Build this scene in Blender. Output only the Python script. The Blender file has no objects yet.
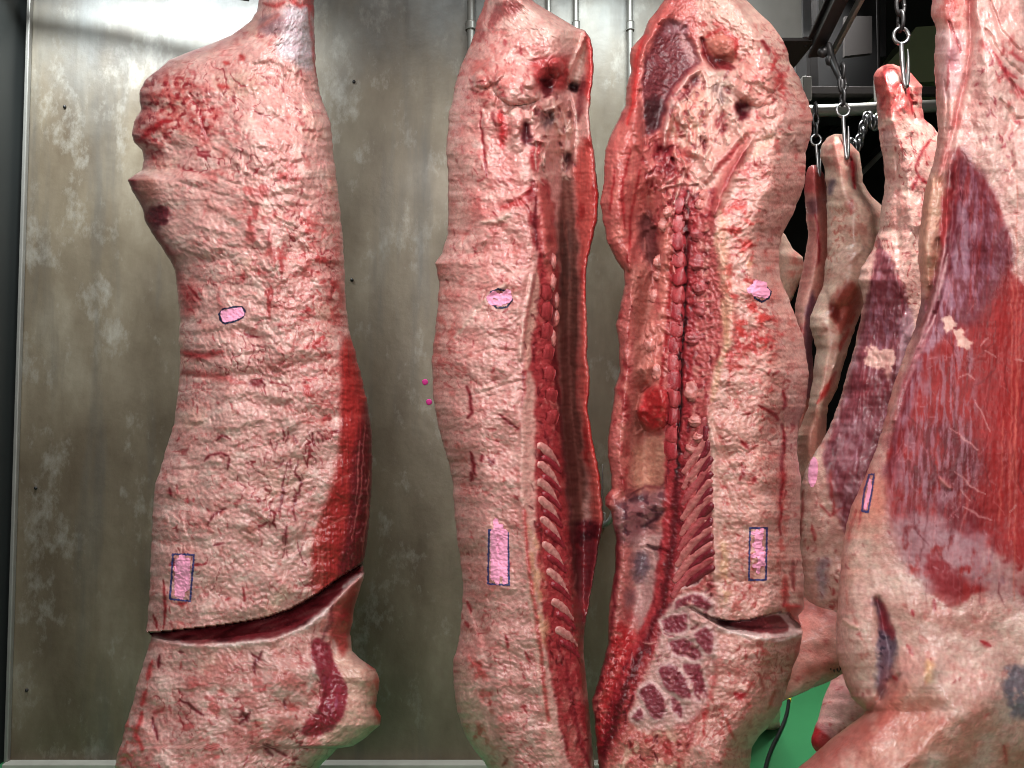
import bpy, math, random
import numpy as np
C = bpy.context.scene.collection
F = 740.0; CAM_H = 1.4; PITCH = math.radians(2.6)
CP, SP = math.cos(PITCH), math.sin(PITCH)
rng = np.random.default_rng(7)

def unproj(px, py, d):
    """point at distance d (along +Y) seen in direction px,py of the 1024x768 photograph"""
    xr = (np.asarray(px, float) - 512) / F; yr = -(np.asarray(py, float) - 384) / F
    ys = CP - yr * SP; zs = SP + yr * CP
    return np.stack([xr / ys * d, np.broadcast_to(d, xr.shape) * 1.0, CAM_H + zs / ys * d], -1)
def P(px, py, d):
    return tuple(unproj(np.array([px]), np.array([py]), np.array([float(d)]))[0])
def lin(c):
    c = np.asarray(c, float) / 255.0
    return np.where(c <= 0.04045, c / 12.92, ((c + 0.055) / 1.055) ** 2.4)

# ---------------------------------------------------------------- noise
def _h(ix, iy, iz, s):
    n = (ix.astype(np.int64) * 374761393 + iy.astype(np.int64) * 668265263 + iz.astype(np.int64) * 2147483647 % 1013904223 + s * 974634777) & 0xffffffff
    n = ((n ^ (n >> 13)) * 1274126177) & 0xffffffff
    n = ((n ^ (n >> 16)) * 2246822519) & 0xffffffff
    return ((n ^ (n >> 15)) & 0xffffff) / 8388607.5 - 1.0
def vn(x, y, s=0):
    ix = np.floor(x); iy = np.floor(y); fx = x - ix; fy = y - iy
    ix = ix.astype(np.int64); iy = iy.astype(np.int64); z = np.zeros_like(ix)
    # gradient noise
    def g(a, b, dx, dy):
        an = _h(a, b, z, s) * math.pi
        return np.cos(an) * dx + np.sin(an) * dy
    u = fx * fx * fx * (fx * (fx * 6 - 15) + 10); v = fy * fy * fy * (fy * (fy * 6 - 15) + 10)
    a = g(ix, iy, fx, fy); b = g(ix + 1, iy, fx - 1, fy); c = g(ix, iy + 1, fx, fy - 1); d = g(ix + 1, iy + 1, fx - 1, fy - 1)
    return 1.5 * ((a * (1 - u) + b * u) * (1 - v) + (c * (1 - u) + d * u) * v)
def fbm(x, y, o=4, s=0, gain=0.5):
    r = 0; a = 1.0; t = 0
    for k in range(o):
        r = r + a * vn(x * 2 ** k + 17.3 * k, y * 2 ** k - 9.1 * k, s + k * 31); t += a; a *= gain
    return r / t * 1.6
def ridged(x, y, o=3, s=0):
    r = 0; a = 1.0; t = 0
    for k in range(o):
        r = r + a * (1 - 2.2 * np.abs(vn(x * 2 ** k, y * 2 ** k, s + 7 * k))); t += a; a *= 0.5
    return r / t
def sst(a, b, x):
    t = np.clip((x - a) / (b - a), 0, 1); return t * t * (3 - 2 * t)
def segdist(x, y, pts):
    best = np.full(x.shape, 1e9); tt = np.zeros(x.shape)
    n = len(pts) - 1
    for i in range(n):
        ax, ay = pts[i][:2]; bx, by = pts[i + 1][:2]; dx, dy = bx - ax, by - ay; L = dx * dx + dy * dy + 1e-9
        t = np.clip(((x - ax) * dx + (y - ay) * dy) / L, 0, 1)
        d = np.hypot(x - ax - t * dx, y - ay - t * dy)
        m = d < best; best = np.where(m, d, best); tt = np.where(m, (i + t) / n, tt)
    return best, tt
def polysd(x, y, poly):
    """signed distance, positive inside"""
    d, _ = segdist(x, y, list(poly) + [poly[0]])
    ins = np.zeros(x.shape, bool); n = len(poly)
    for i in range(n):
        ax, ay = poly[i]; bx, by = poly[(i + 1) % n]
        if ay == by: continue
        ins ^= ((ay > y) != (by > y)) & (x < (bx - ax) * (y - ay) / (by - ay) + ax)
    return np.where(ins, d, -d)
def chaikin(p):
    o = []
    for i in range(len(p)):
        a, b = p[i], p[(i + 1) % len(p)]
        o += [(a[0] * .82 + b[0] * .18, a[1] * .82 + b[1] * .18), (a[0] * .18 + b[0] * .82, a[1] * .18 + b[1] * .82)]
    return o
def smooth1(a, sig, axis):
    if sig < 0.3: return a
    r = int(3 * sig) + 1; k = np.exp(-0.5 * (np.arange(-r, r + 1) / sig) ** 2); k /= k.sum()
    p = [(0, 0)] * a.ndim; p[axis] = (r, r); b = np.pad(a, p, mode='edge'); o = np.zeros_like(a)
    for i, w in enumerate(k):
        sl = [slice(None)] * a.ndim; sl[axis] = slice(i, i + a.shape[axis]); o += w * b[tuple(sl)]
    return o

# ---------------------------------------------------------------- materials
def new_mat(name):
    m = bpy.data.materials.new(name); m.use_nodes = True
    nt = m.node_tree; nt.nodes.clear()
    o = nt.nodes.new('ShaderNodeOutputMaterial'); b = nt.nodes.new('ShaderNodeBsdfPrincipled')
    nt.links.new(b.outputs[0], o.inputs[0]); return m, nt, b
def N(nt, t, **kw):
    n = nt.nodes.new(t)
    for k, v in kw.items():
        if k in n.inputs.keys(): n.inputs[k].default_value = v
        else: setattr(n, k, v)
    return n
def flesh_mat(name, stretch, bump, bscale, sss, coat):
    m, nt, b = new_mat(name); L = nt.links.new
    at = N(nt, 'ShaderNodeAttribute', attribute_name='tint')
    tc = N(nt, 'ShaderNodeTexCoord'); mp = N(nt, 'ShaderNodeMapping'); mp.inputs['Scale'].default_value = stretch
    L(tc.outputs['Object'], mp.inputs[0])
    n1 = N(nt, 'ShaderNodeTexNoise', Scale=bscale, Detail=5.0, Roughness=0.6); L(mp.outputs[0], n1.inputs['Vector'])
    n2 = N(nt, 'ShaderNodeTexNoise', Scale=bscale * 0.45, Detail=3.0); L(mp.outputs[0], n2.inputs['Vector'])
    mr = N(nt, 'ShaderNodeMapRange'); mr.inputs[1].default_value = 0.3; mr.inputs[2].default_value = 0.7; mr.inputs[3].default_value = 0.86; mr.inputs[4].default_value = 1.12
    L(n2.outputs[0], mr.inputs[0])
    hs = N(nt, 'ShaderNodeHueSaturation'); L(at.outputs['Color'], hs.inputs['Color']); L(mr.outputs[0], hs.inputs['Value'])
    L(hs.outputs[0], b.inputs['Base Color'])
    ad = N(nt, 'ShaderNodeMath', operation='MULTIPLY_ADD'); L(n1.outputs[0], ad.inputs[0]); ad.inputs[1].default_value = 0.35; L(at.outputs['Alpha'], ad.inputs[2])
    sb = N(nt, 'ShaderNodeMath', operation='SUBTRACT'); L(ad.outputs[0], sb.inputs[0]); sb.inputs[1].default_value = 0.17
    L(sb.outputs[0], b.inputs['Roughness'])
    bp = N(nt, 'ShaderNodeBump', Strength=bump, Distance=0.004); L(n1.outputs[0], bp.inputs['Height']); L(bp.outputs[0], b.inputs['Normal'])
    b.inputs['Subsurface Weight'].default_value = sss; b.inputs['Subsurface Radius'].default_value = (1.0, 0.35, 0.25); b.inputs['Subsurface Scale'].default_value = 0.008
    cm = N(nt, 'ShaderNodeMapRange'); L(at.outputs['Alpha'], cm.inputs[0]); cm.inputs[1].default_value = .46; cm.inputs[2].default_value = .66; cm.inputs[3].default_value = coat; cm.inputs[4].default_value = 0; L(cm.outputs[0], b.inputs['Coat Weight'])
    sm = N(nt, 'ShaderNodeMapRange'); L(at.outputs['Alpha'], sm.inputs[0]); sm.inputs[1].default_value = .46; sm.inputs[2].default_value = .75; sm.inputs[3].default_value = .5; sm.inputs[4].default_value = .15; L(sm.outputs[0], b.inputs['Specular IOR Level'])
    b.inputs['Coat Roughness'].default_value = 0.22
    return m
M_FAT = flesh_mat('fat', (1, 1, 1.2), 0.38, 170, 0.07, 0.3)
M_MEAT = flesh_mat('muscle', (3.4, 3.4, 0.12), 0.12, 60, 0.05, 0.18)
M_RAW = flesh_mat('cut_meat', (1, 1, 1), 0.5, 220, 0.05, 0.2)
def plain(name, col, rough=0.5, metal=0.0, noise=None, amp=0.2, bump=0):
    m, nt, b = new_mat(name); L = nt.links.new
    b.inputs['Roughness'].default_value = rough; b.inputs['Metallic'].default_value = metal
    tc = N(nt, 'ShaderNodeTexCoord'); n = N(nt, 'ShaderNodeTexNoise', Scale=noise or 20.0, Detail=5.0); L(tc.outputs['Object'], n.inputs['Vector'])
    mx = N(nt, 'ShaderNodeMix', data_type='RGBA'); c = lin(col)
    mx.inputs[6].default_value = (*(c * (1 - amp)), 1); mx.inputs[7].default_value = (*(np.minimum(c * (1 + amp), 1)), 1)
    L(n.outputs[0], mx.inputs[0]); L(mx.outputs[2], b.inputs['Base Color'])
    if bump:
        bp = N(nt, 'ShaderNodeBump', Strength=bump, Distance=0.003); L(n.outputs[0], bp.inputs['Height']); L(bp.outputs[0], b.inputs['Normal'])
    return m
M_STEEL = plain('brushed_steel', (150, 150, 150), 0.3, 0.9, 40, 0.15, 0.1)
M_GALV = plain('galvanised_steel', (140, 138, 132), 0.42, 0.5, 9, 0.25)
M_DARKSTEEL = plain('dark_steel', (52, 50, 50), 0.4, 0.6, 25, 0.3, 0.1)
M_CABLE = plain('black_rubber', (16, 17, 17), 0.5)
M_INK = plain('blue_ink', (62, 60, 112), 0.6, 0, 120, 0.25)
M_INKB = plain('dark_blue_ink', (26, 30, 62), 0.6, 0, 120, 0.25)
M_PINK = plain('pink_ink', (255, 166, 200), 0.9, 0, 60, 0.03)
M_MAG = plain('magenta_ink', (190, 20, 120), 0.6)
M_YEL = plain('yellow_tape', (210, 190, 60), 0.6)

# ---------------------------------------------------------------- object helpers
def empty(name, loc, label, cat, group=None):
    o = bpy.data.objects.new(name, None); C.objects.link(o); o.location = loc
    o.empty_display_size = 0.1
    o['label'] = label; o['category'] = cat
    if group: o['group'] = group
    return o
def tag(o, label, cat, group=None):
    o['label'] = label; o['category'] = cat
    if group: o['group'] = group
    return o
def struct(o):
    o['kind'] = 'structure'; return o
def raw_mesh(name, v, f, mat, parent=None, tint=None, normals=None, smooth=True):
    """v (n,3) world; f list or (m,4) int array"""
    off = np.array(parent.location) if parent is not None else np.zeros(3)
    p = parent
    while p is not None and p.parent is not None:
        p = p.parent; off = off + np.array(p.location)
    v = np.asarray(v, float) - off
    me = bpy.data.meshes.new(name)
    if isinstance(f, np.ndarray):
        k = f.shape[1]; me.vertices.add(len(v)); me.vertices.foreach_set('co', v.astype(np.float32).ravel())
        me.loops.add(f.size); me.loops.foreach_set('vertex_index', f.astype(np.int32).ravel())
        me.polygons.add(len(f)); me.polygons.foreach_set('loop_start', np.arange(0, f.size, k, dtype=np.int32))
        me.update(calc_edges=True)
    else:
        me.from_pydata([tuple(a) for a in v], [], f)
    me.validate()
    if smooth: me.polygons.foreach_set('use_smooth', np.ones(len(me.polygons), bool))
    if tint is not None:
        at = me.color_attributes.new('tint', 'FLOAT_COLOR', 'POINT'); at.data.foreach_set('color', np.asarray(tint, np.float32).ravel())
    if normals is not None:
        me.normals_split_custom_set_from_vertices([tuple(n) for n in normals])
    me.materials.append(mat)
    o = bpy.data.objects.new(name, me); C.objects.link(o)
    if parent is not None: o.parent = parent
    return o
def tint_of(n, col, rough=0.4, var=0.06, s=1):
    r = np.random.default_rng(s); t = np.ones((n, 4)); t[:, :3] = lin(col) * (1 + var * r.standard_normal((n, 1))); t[:, 3] = rough
    return np.clip(t, 0, 1)

# ---------------------------------------------------------------- sculpted sheet: a closed solid lofted between landmark curves
class Sheet:
    def __init__(s, D, rails, y0, y1, step=1.2, edge=(40, .1, 40, .1), tb=0.1, cap=(0, 0), sm=5, seed=0, base=(222, 172, 164), jag=0.8, fine=.0008):
        s.fine = fine
        s.D = D; s.seed = seed
        s.ny = ny = int((y1 - y0) / step) + 1; s.ys = ys = np.linspace(y0, y1, ny)
        xs = [np.interp(ys, [p[0] for p in r], [p[1] for p in r]) for r in rails]
        ds = [np.interp(ys, [p[0] for p in r], [p[2] for p in r]) for r in rails]
        jl = fbm(ys * .12, ys * 0 + 3.3, 4, seed + 91); jr = fbm(ys * .12, ys * 0 + 8.3, 4, seed + 92)
        xs[0] = xs[0] + jag * jl; xs[-1] = xs[-1] + jag * jr
        for i in range(1, len(xs)): xs[i] = np.maximum(xs[i], xs[i - 1] + 0.6)
        wmax = max((xs[-1] - xs[0]).max(), 8); s.nu = nu = int(wmax / step) + 9
        t = np.linspace(0, 1, nu); u = 0.7 * t + 0.3 * 0.5 * (1 - np.cos(math.pi * t)); s.u = u
        X = xs[0][:, None] + (xs[-1] - xs[0])[:, None] * u[None]
        Y = np.repeat(ys[:, None], nu, 1)
        Z = np.zeros_like(X)
        for j in range(ny):
            Z[j] = np.interp(X[j], [a[j] for a in xs], [a[j] for a in ds])
        Z = smooth1(smooth1(Z, sm / step, 0), sm / step, 1)
        wl, tl, wr, tr = edge
        dl = np.clip((X - X[:, :1]) / np.minimum(wl, 0.5 * (xs[-1] - xs[0]))[:, None], 0, 1)
        dr = np.clip((X[:, -1:] - X) / np.minimum(wr, 0.5 * (xs[-1] - xs[0]))[:, None], 0, 1)
        def rnd(q): return 1 - np.sqrt(np.clip(1 - (1 - q) ** 2, 0, 1))
        Z = Z + tl * rnd(dl) + tr * rnd(dr)
        if cap[0]:
            Z = Z + 0.08 * rnd(np.clip((Y - y0) / cap[0], 0, 1))
        if cap[1]:
            Z = Z + 0.08 * rnd(np.clip((y1 - Y) / cap[1], 0, 1))
        s.X, s.Y, s.Z = X, Y, Z; s.step = step; s.tb = tb
        s.col = np.empty(X.shape + (3,)); s.col[:] = np.asarray(base, float) / 255; s.rg = np.full(X.shape, 0.36)
        s.lab = np.zeros(X.shape, int); s.names = ['body']; s.mats = [M_FAT]; s.base = np.asarray(base, float) / 255
        s.xl, s.xr = xs[0], xs[-1]
    # --- selections (row slices keep strokes cheap)
    def _rows(s, y0, y1):
        a = int(np.clip((y0 - s.ys[0]) / s.step, 0, s.ny)); b = int(np.clip((y1 - s.ys[0]) / s.step + 2, 0, s.ny)); return slice(a, b)
    def _w(s, r, warp):
        x, y = s.X[r], s.Y[r]
        if warp:
            a, f = warp; return x + a * fbm(x * f, y * f, 3, s.seed + 5), y + a * fbm(x * f + 50, y * f, 3, s.seed + 6)
        return x, y
    def pmask(s, poly, soft=2, warp=(2.5, .06)):
        ys = [p[1] for p in poly]; r = s._rows(min(ys) - 12 - soft, max(ys) + 12 + soft)
        x, y = s._w(r, warp); return r, sst(-soft, soft, polysd(x, y, chaikin(poly)))
    def lmask(s, pts, w, warp=(1.5, .08), taper=True):
        ys = [p[1] for p in pts]; r = s._rows(min(ys) - 3 * w - 6, max(ys) + 3 * w + 6)
        x, y = s._w(r, warp); d, t = segdist(x, y, pts)
        ww = w * (np.sqrt(np.clip(np.sin(np.pi * (0.08 + 0.84 * t)), 0, 1)) if taper else 1)
        return r, np.exp(-(d / np.maximum(ww, .2)) ** 2)
    def _blend(s, r, m, c, rough=None):
        c = np.asarray(c, float) / 255; s.col[r] = s.col[r] * (1 - m[..., None]) + c * m[..., None]
        if rough is not None: s.rg[r] = s.rg[r] * (1 - m) + rough * m
    def fill(s, poly, c, soft=2, warp=(2.5, .06), op=1, rough=None, tex=None):
        r, m = s.pmask(poly, soft, warp); m = m * op
        if tex:   # (fx, fy, lo, hi): noise-gated cover
            m = m * sst(tex[2], tex[3], fbm(s.X[r] * tex[0], s.Y[r] * tex[1], 4, s.seed + int(abs(c[0] + c[1] * 3))))
        s._blend(r, m, c, rough)
    def line(s, pts, c, w=1.2, op=1, warp=(1.5, .08), taper=True):
        r, m = s.lmask(pts, w, warp, taper); s._blend(r, m * op, c)
    def lines(s, L, c, w=1.2, op=1):
        for p in L: s.line(p, c, w, op)
    def mottle(s, c, fx, fy, lo, hi, op=1, poly=None, soft=12, o=4, k=0):
        r = slice(None); m = 1.0
        if poly: r, m = s.pmask(poly, soft)
        n = fbm(s.X[r] * fx, s.Y[r] * fy, o, s.seed + 13 + k)
        s._blend(r, m * op * sst(lo, hi, n), c)
    def veins(s, c, f, lo=.62, hi=.9, op=.7, poly=None, soft=8, k=0, gate=(.0,.5), fy=1.0):
        r = slice(None); m = 1.0
        if poly: r, m = s.pmask(poly, soft)
        x, y = s.X[r], s.Y[r]; x = x + 9 * fbm(x * .05, y * .05, 3, s.seed + 200 + k); y = y + 9 * fbm(x * .05 + 30, y * .05, 3, s.seed + 201 + k)
        n = 1 - np.abs(vn(x * f, y * f * fy, s.seed + 210 + k)) * 3.2; g = sst(gate[0], gate[1], fbm(x * f * .35, y * f * .35, 3, s.seed + 220 + k))
        mm = m * sst(lo, hi, n) * g * op; s._blend(r, mm, c); s.Z[r] += mm * .0022
    def flecks(s, n, poly, c, w=(.6, 1.4), ln=(3, 12), ang=90, spread=35, op=.8, depth=0.0, k=0):
        R = random.Random(s.seed * 100 + k); ys = [p[1] for p in poly]; xs = [p[0] for p in poly]
        cand = 0
        while n > 0 and cand < 8000:
            cand += 1; x = R.uniform(min(xs), max(xs)); y = R.uniform(min(ys), max(ys))
            if polysd(np.array([x]), np.array([y]), poly)[0] < 0: continue
            n -= 1; a = math.radians(R.gauss(ang, spread)); l = R.uniform(*ln); b = a + R.gauss(0, .5)
            p = [(x, y), (x + l * .5 * math.cos(a), y + l * .5 * math.sin(a)), (x + l * .5 * math.cos(a) + l * .5 * math.cos(b), y + l * .5 * math.sin(a) + l * .5 * math.sin(b))]
            wd = R.uniform(*w); s.line(p, c, wd, op * R.uniform(.5, 1))
            if depth: s.ridge(p, -depth, wd * 1.2)
    # --- relief (metres, + towards the viewer side)
    def lift(s, poly, h, soft=6, warp=(2.5, .06)):
        r, m = s.pmask(poly, soft, warp); s.Z[r] -= h * m
    def ridge(s, pts, h, w, warp=(1.5, .05), taper=True):
        r, m = s.lmask(pts, w, warp, taper); s.Z[r] -= h * m
    def ridges(s, L, h, w):
        for p in L: s.ridge(p, h, w)
    def bump(s, x, y, rx, ry, h, ang=0, warp=(2, .06)):
        m = max(rx, ry) * 2.2; r = s._rows(y - m, y + m); X, Y = s._w(r, warp); a = math.radians(ang)
        dx = (X - x) * math.cos(a) + (Y - y) * math.sin(a); dy = -(X - x) * math.sin(a) + (Y - y) * math.cos(a)
        s.Z[r] -= h * np.exp(-((dx / rx) ** 2 + (dy / ry) ** 2))
    def dome(s, x, y, rx, ry, h, ang=0, warp=(1.5, .07)):
        m = max(rx, ry) * 1.3; r = s._rows(y - m, y + m); X, Y = s._w(r, warp); a = math.radians(ang)
        dx = (X - x) * math.cos(a) + (Y - y) * math.sin(a); dy = -(X - x) * math.sin(a) + (Y - y) * math.cos(a)
        s.Z[r] -= h * np.sqrt(np.clip(1 - (dx / rx) ** 2 - (dy / ry) ** 2, 0, 1))
    def rough(s, amp, fx, fy, poly=None, soft=15, kind='f', o=4, k=0, warp=0):
        r = slice(None); m = 1.0
        if poly: r, m = s.pmask(poly, soft)
        x, y = s.X[r], s.Y[r]
        if warp: x, y = x + warp * fbm(x * .02, y * .02, 3, s.seed + 3), y + warp * fbm(x * .02 + 9, y * .02, 3, s.seed + 4)
        n = fbm(x * fx, y * fy, o, s.seed + 40 + k) if kind == 'f' else ridged(x * fx, y * fy, o, s.seed + 40 + k)
        s.Z[r] -= m * amp * n
    def cut(s, upper, lower, dmax, pw=1.0):
        """slit whose floor climbs from the lower lip inwards to the upper lip"""
        ux, uy = zip(*upper); lx, ly = zip(*lower)
        yu = np.interp(s.X, ux, uy); yl = np.interp(s.X, lx, ly)
        t = (yl - s.Y) / np.maximum(yl - yu, .5)
        m = (t > 0) & (t < 1.0) & (s.X > min(ux)) & (s.X < max(max(ux), max(lx)) + 3)
        s.Z = np.where(m, s.Z + dmax * np.clip(t, 0, 1) ** pw, s.Z); return m
    def part(s, poly, name, mat, warp=(2.5, .06), mask=None):
        s.names.append(name); s.mats.append(mat); k = len(s.names) - 1
        if mask is not None: s.lab[mask] = k; return
        r, m = s.pmask(poly, .1, warp); l = s.lab[r]; l[m > .5] = k; s.lab[r] = l
    def depth_at(s, x, y):
        j = np.clip((np.asarray(y, float) - s.ys[0]) / (s.ys[-1] - s.ys[0]) * (s.ny - 1), 0, s.ny - 1.001); j0 = j.astype(int); fj = j - j0
        def row(k):
            uu = np.clip((x - s.X[k, 0]) / np.maximum(s.X[k, -1] - s.X[k, 0], 1), 0, 1)
            i = np.clip(np.interp(uu, s.u, np.arange(s.nu)), 0, s.nu - 1.001); i0 = i.astype(int); fi = i - i0
            return s.Z[k, i0] * (1 - fi) + s.Z[k, i0 + 1] * fi
        return s.D + row(j0) * (1 - fj) + row(j0 + 1) * fj
    def build(s, root, rename=None):
        ny, nu = s.ny, s.nu
        nb = max(nu // 4, 6); ub = np.linspace(1, 0, nb + 2)[1:-1]
        xl, xr = s.X[:, :1], s.X[:, -1:]
        XB = xl + (xr - xl) * ub[None]; YB = np.repeat(s.ys[:, None], nb, 1)
        zf = np.stack([np.interp(ub, s.u, s.Z[j]) if False else np.interp(1 - ub, 1 - s.u[::-1], s.Z[j][::-1]) for j in range(ny)]) if False else np.stack([np.interp(ub[::-1], s.u, s.Z[j])[::-1] for j in range(ny)])
        ZB = s.Z[:, :1] * (1 - ub) + s.Z[:, -1:] * ub + s.tb * np.sqrt(np.clip(1 - (2 * ub - 1) ** 2, 0, 1))[None]
        ZB = np.maximum(smooth1(ZB, 4, 0), zf + 0.02)
        X = np.concatenate([s.X, XB], 1); Y = np.concatenate([s.Y, YB], 1); Z = np.concatenate([s.Z, ZB], 1)
        nr = nu + nb
        V = unproj(X.ravel(), Y.ravel(), (s.D + Z).ravel())
        g = np.array([.925, .872, .868]); s.base = s.base * g
        f1 = fbm(s.X * .27, s.Y * .3, 3, s.seed + 301)[..., None]; f2 = fbm(s.X * .11, s.Y * .12, 3, s.seed + 302)[..., None]
        s.col = s.col * g * (1 + np.array([.05, .09, .085]) * f1 + np.array([.03, .08, .07]) * f2)
        s.Z -= s.fine * fbm(s.X * .42, s.Y * .5, 2, s.seed + 303)
        cb = np.empty((ny, nb, 3)); cb[:] = s.base; nn = fbm(XB * .05, YB * .05, 3, s.seed + 77)[..., None]
        cb = cb * (1 + .12 * nn); cb = cb * np.array([1, .96, .95])
        col = np.concatenate([s.col, cb], 1); rg = np.concatenate([s.rg, np.full((ny, nb), .45)], 1)
        T = np.ones((ny * nr, 4)); T[:, :3] = lin(np.clip(col, 0, 1).reshape(-1, 3) * 255); T[:, 3] = rg.ravel()
        idx = np.arange(ny * nr).reshape(ny, nr); nx = np.roll(idx, -1, 1)
        Q = np.stack([idx[:-1], idx[1:], nx[1:], nx[:-1]], -1)            # ny-1,nr,4
        lab = np.zeros((ny - 1, nr), int); lab[:, :nu - 1] = s.lab[:-1, :-1]
        Q = Q.reshape(-1, 4); lab = lab.ravel()
        # caps
        ct, cbm = len(V), len(V) + 1
        V = np.concatenate([V, V[idx[0]].mean(0)[None], V[idx[-1]].mean(0)[None]]); T = np.concatenate([T, T[idx[0]].mean(0)[None], T[idx[-1]].mean(0)[None]])
        tri = [np.stack([np.full(nr, ct), idx[0], nx[0], np.full(nr, ct)], -1), np.stack([np.full(nr, cbm), nx[-1], idx[-1], np.full(nr, cbm)], -1)]
        n4 = np.cross(V[Q[:, 2]] - V[Q[:, 0]], V[Q[:, 3]] - V[Q[:, 1]])
        nv = np.zeros_like(V)
        for k in range(4): np.add.at(nv, Q[:, k], n4)
        nv[ct] = (0, 0, 1); nv[cbm] = (0, 0, -1)
        nv /= np.linalg.norm(nv, axis=1, keepdims=True) + 1e-12
        out = []
        for k, nm in enumerate(s.names):
            q = Q[lab == k]
            if len(q) == 0: continue
            us, inv = np.unique(q, return_inverse=True); q2 = inv.reshape(-1, 4)
            vv, tt, nn2 = V[us], T[us], nv[us]
            o = raw_mesh(nm, vv, q2, s.mats[k], root, tt, nn2); out.append(o)
        capv = []
        for rowi, ci, fl in ((0, ct, 0), (ny - 1, cbm, 1)):
            ring = idx[rowi]; vv = np.concatenate([V[ring], V[ci][None]]); n = nr
            f = [(n, i, (i + 1) % n) if fl == 0 else (n, (i + 1) % n, i) for i in range(n)]
            capv.append((vv, f, np.concatenate([T[ring], T[ci][None]])))
        v0, f0, t0 = capv[0]; v1, f1, t1 = capv[1]
        raw_mesh('cut_end', v0, f0, M_FAT, root, t0); raw_mesh('cut_end', v1, f1, M_FAT, root, t1)
        s.root = root
        return out

def tube(name, pts, parent, mat, col, rough=.4, ns=14, sub=6, noise=0.0, flat=1.0, seed=0, capr=True, paint=None, nf=40):
    """pts: (x,y,z,r) world; a smooth tapering tube with round ends"""
    p = np.array(pts, float); n = len(p)
    t = np.linspace(0, n - 1, (n - 1) * sub + 1); q = np.stack([np.interp(t, np.arange(n), p[:, k]) for k in range(4)], 1)
    q = smooth1(q, sub * .45, 0) if n > 2 else q
    if n > 2: q[0], q[-1] = p[0], p[-1]
    if capr:
        e0, e1 = [], []
        d0 = (q[0, :3] - q[1, :3]); d0 /= np.linalg.norm(d0) + 1e-9; d1 = (q[-1, :3] - q[-2, :3]); d1 /= np.linalg.norm(d1) + 1e-9
        for a in (85, 65, 45, 25):
            ar = math.radians(a); e0.append(np.append(q[0, :3] + d0 * q[0, 3] * math.sin(ar), q[0, 3] * math.cos(ar)))
            e1.append(np.append(q[-1, :3] + d1 * q[-1, 3] * math.sin(ar), q[-1, 3] * math.cos(ar)))
        q = np.concatenate([np.array(e0), q, np.array(e1[::-1])])
    m = len(q); tn = np.gradient(q[:, :3], axis=0); tn /= np.linalg.norm(tn, axis=1, keepdims=True) + 1e-9
    ref = np.array([0, 1.0, 0]) if abs(tn[:, 1]).mean() < .8 else np.array([0, 0, 1.0])
    a = np.cross(tn, ref); a /= np.linalg.norm(a, axis=1, keepdims=True) + 1e-9; b = np.cross(tn, a)
    th = np.linspace(0, 2 * math.pi, ns, endpoint=False)
    off = (a[:, None] * np.cos(th)[None, :, None] + b[:, None] * np.sin(th)[None, :, None] * flat)
    V = q[:, None, :3] + off * q[:, None, 3:4]
    if noise:
        nn = fbm((V[..., 0] + V[..., 1] * .7) * nf, (V[..., 2] + V[..., 1] * .4) * nf, 4, seed)
        V = V + off * (noise * nn)[..., None]
    idx = np.arange(m * ns).reshape(m, ns); nx = np.roll(idx, -1, 1)
    Q = np.stack([idx[:-1], nx[:-1], nx[1:], idx[1:]], -1).reshape(-1, 4)
    V = V.reshape(-1, 3); T = tint_of(len(V), col, rough, 0, seed)
    if noise: T[:, :3] *= np.clip(1 + .55 * fbm(V[:, 0] * 110, V[:, 2] * 110, 4, seed), .3, 1.5)[:, None] ** np.array([.7, 1.2, 1.1])
    if paint is not None: T[:, :3] = lin(np.clip(paint(V, np.repeat(np.linspace(0, 1, m), ns)), 0, 255))
    faces = [tuple(f) for f in Q] + [tuple(idx[0]), tuple(idx[-1][::-1])]
    return raw_mesh(name, V, faces, mat, parent, T)
def stube(s, name, pts, w, mat, col, lift=0.0, parent=None, **kw):
    """tube lying on the surface of a sheet; pts in photo pixels, w px radius (number or list)"""
    ws = w if isinstance(w, (list, tuple)) else [w] * len(pts); L = []
    for (x, y), r in zip(pts, ws):
        d = float(s.depth_at(np.array([x]), np.array([y]))[0]) - lift; L.append((*P(x, y, d), r * d / F))
    return tube(name, L, parent or s.root, mat, col, **kw)
def blob(name, c, r, parent, mat, col, rough=.4, noise=.15, nf=2.2, seed=0, paint=None, n=28, rot=0):
    th = np.linspace(0, 2 * math.pi, n * 2, endpoint=False); ph = np.linspace(0, math.pi, n)
    T, Pp = np.meshgrid(th, ph); d = np.stack([np.sin(Pp) * np.cos(T), np.sin(Pp) * np.sin(T), np.cos(Pp)], -1)
    k = 1 + noise * fbm(d[..., 0] * nf + d[..., 1] * .8 * nf + seed, d[..., 2] * nf - d[..., 1] * .5 * nf, 4, seed)
    V = d * k[..., None] * np.array(r); cr, sr = math.cos(rot), math.sin(rot)
    V = np.stack([V[..., 0] * cr - V[..., 2] * sr, V[..., 1], V[..., 0] * sr + V[..., 2] * cr], -1) + np.array(c)
    m = 2 * n; idx = np.arange(n * m).reshape(n, m); nx = np.roll(idx, -1, 1)
    Q = np.stack([idx[:-1], idx[1:], nx[1:], nx[:-1]], -1).reshape(-1, 4)
    V = V.reshape(-1, 3); TT = tint_of(len(V), col, rough, 0, seed); TT[:, :3] *= (1 + .35 * fbm(V[:, 0] * 60, V[:, 2] * 60, 3, seed))[:, None]
    return raw_mesh(name, V, Q, mat, parent, np.clip(TT, 0, 1))
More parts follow.
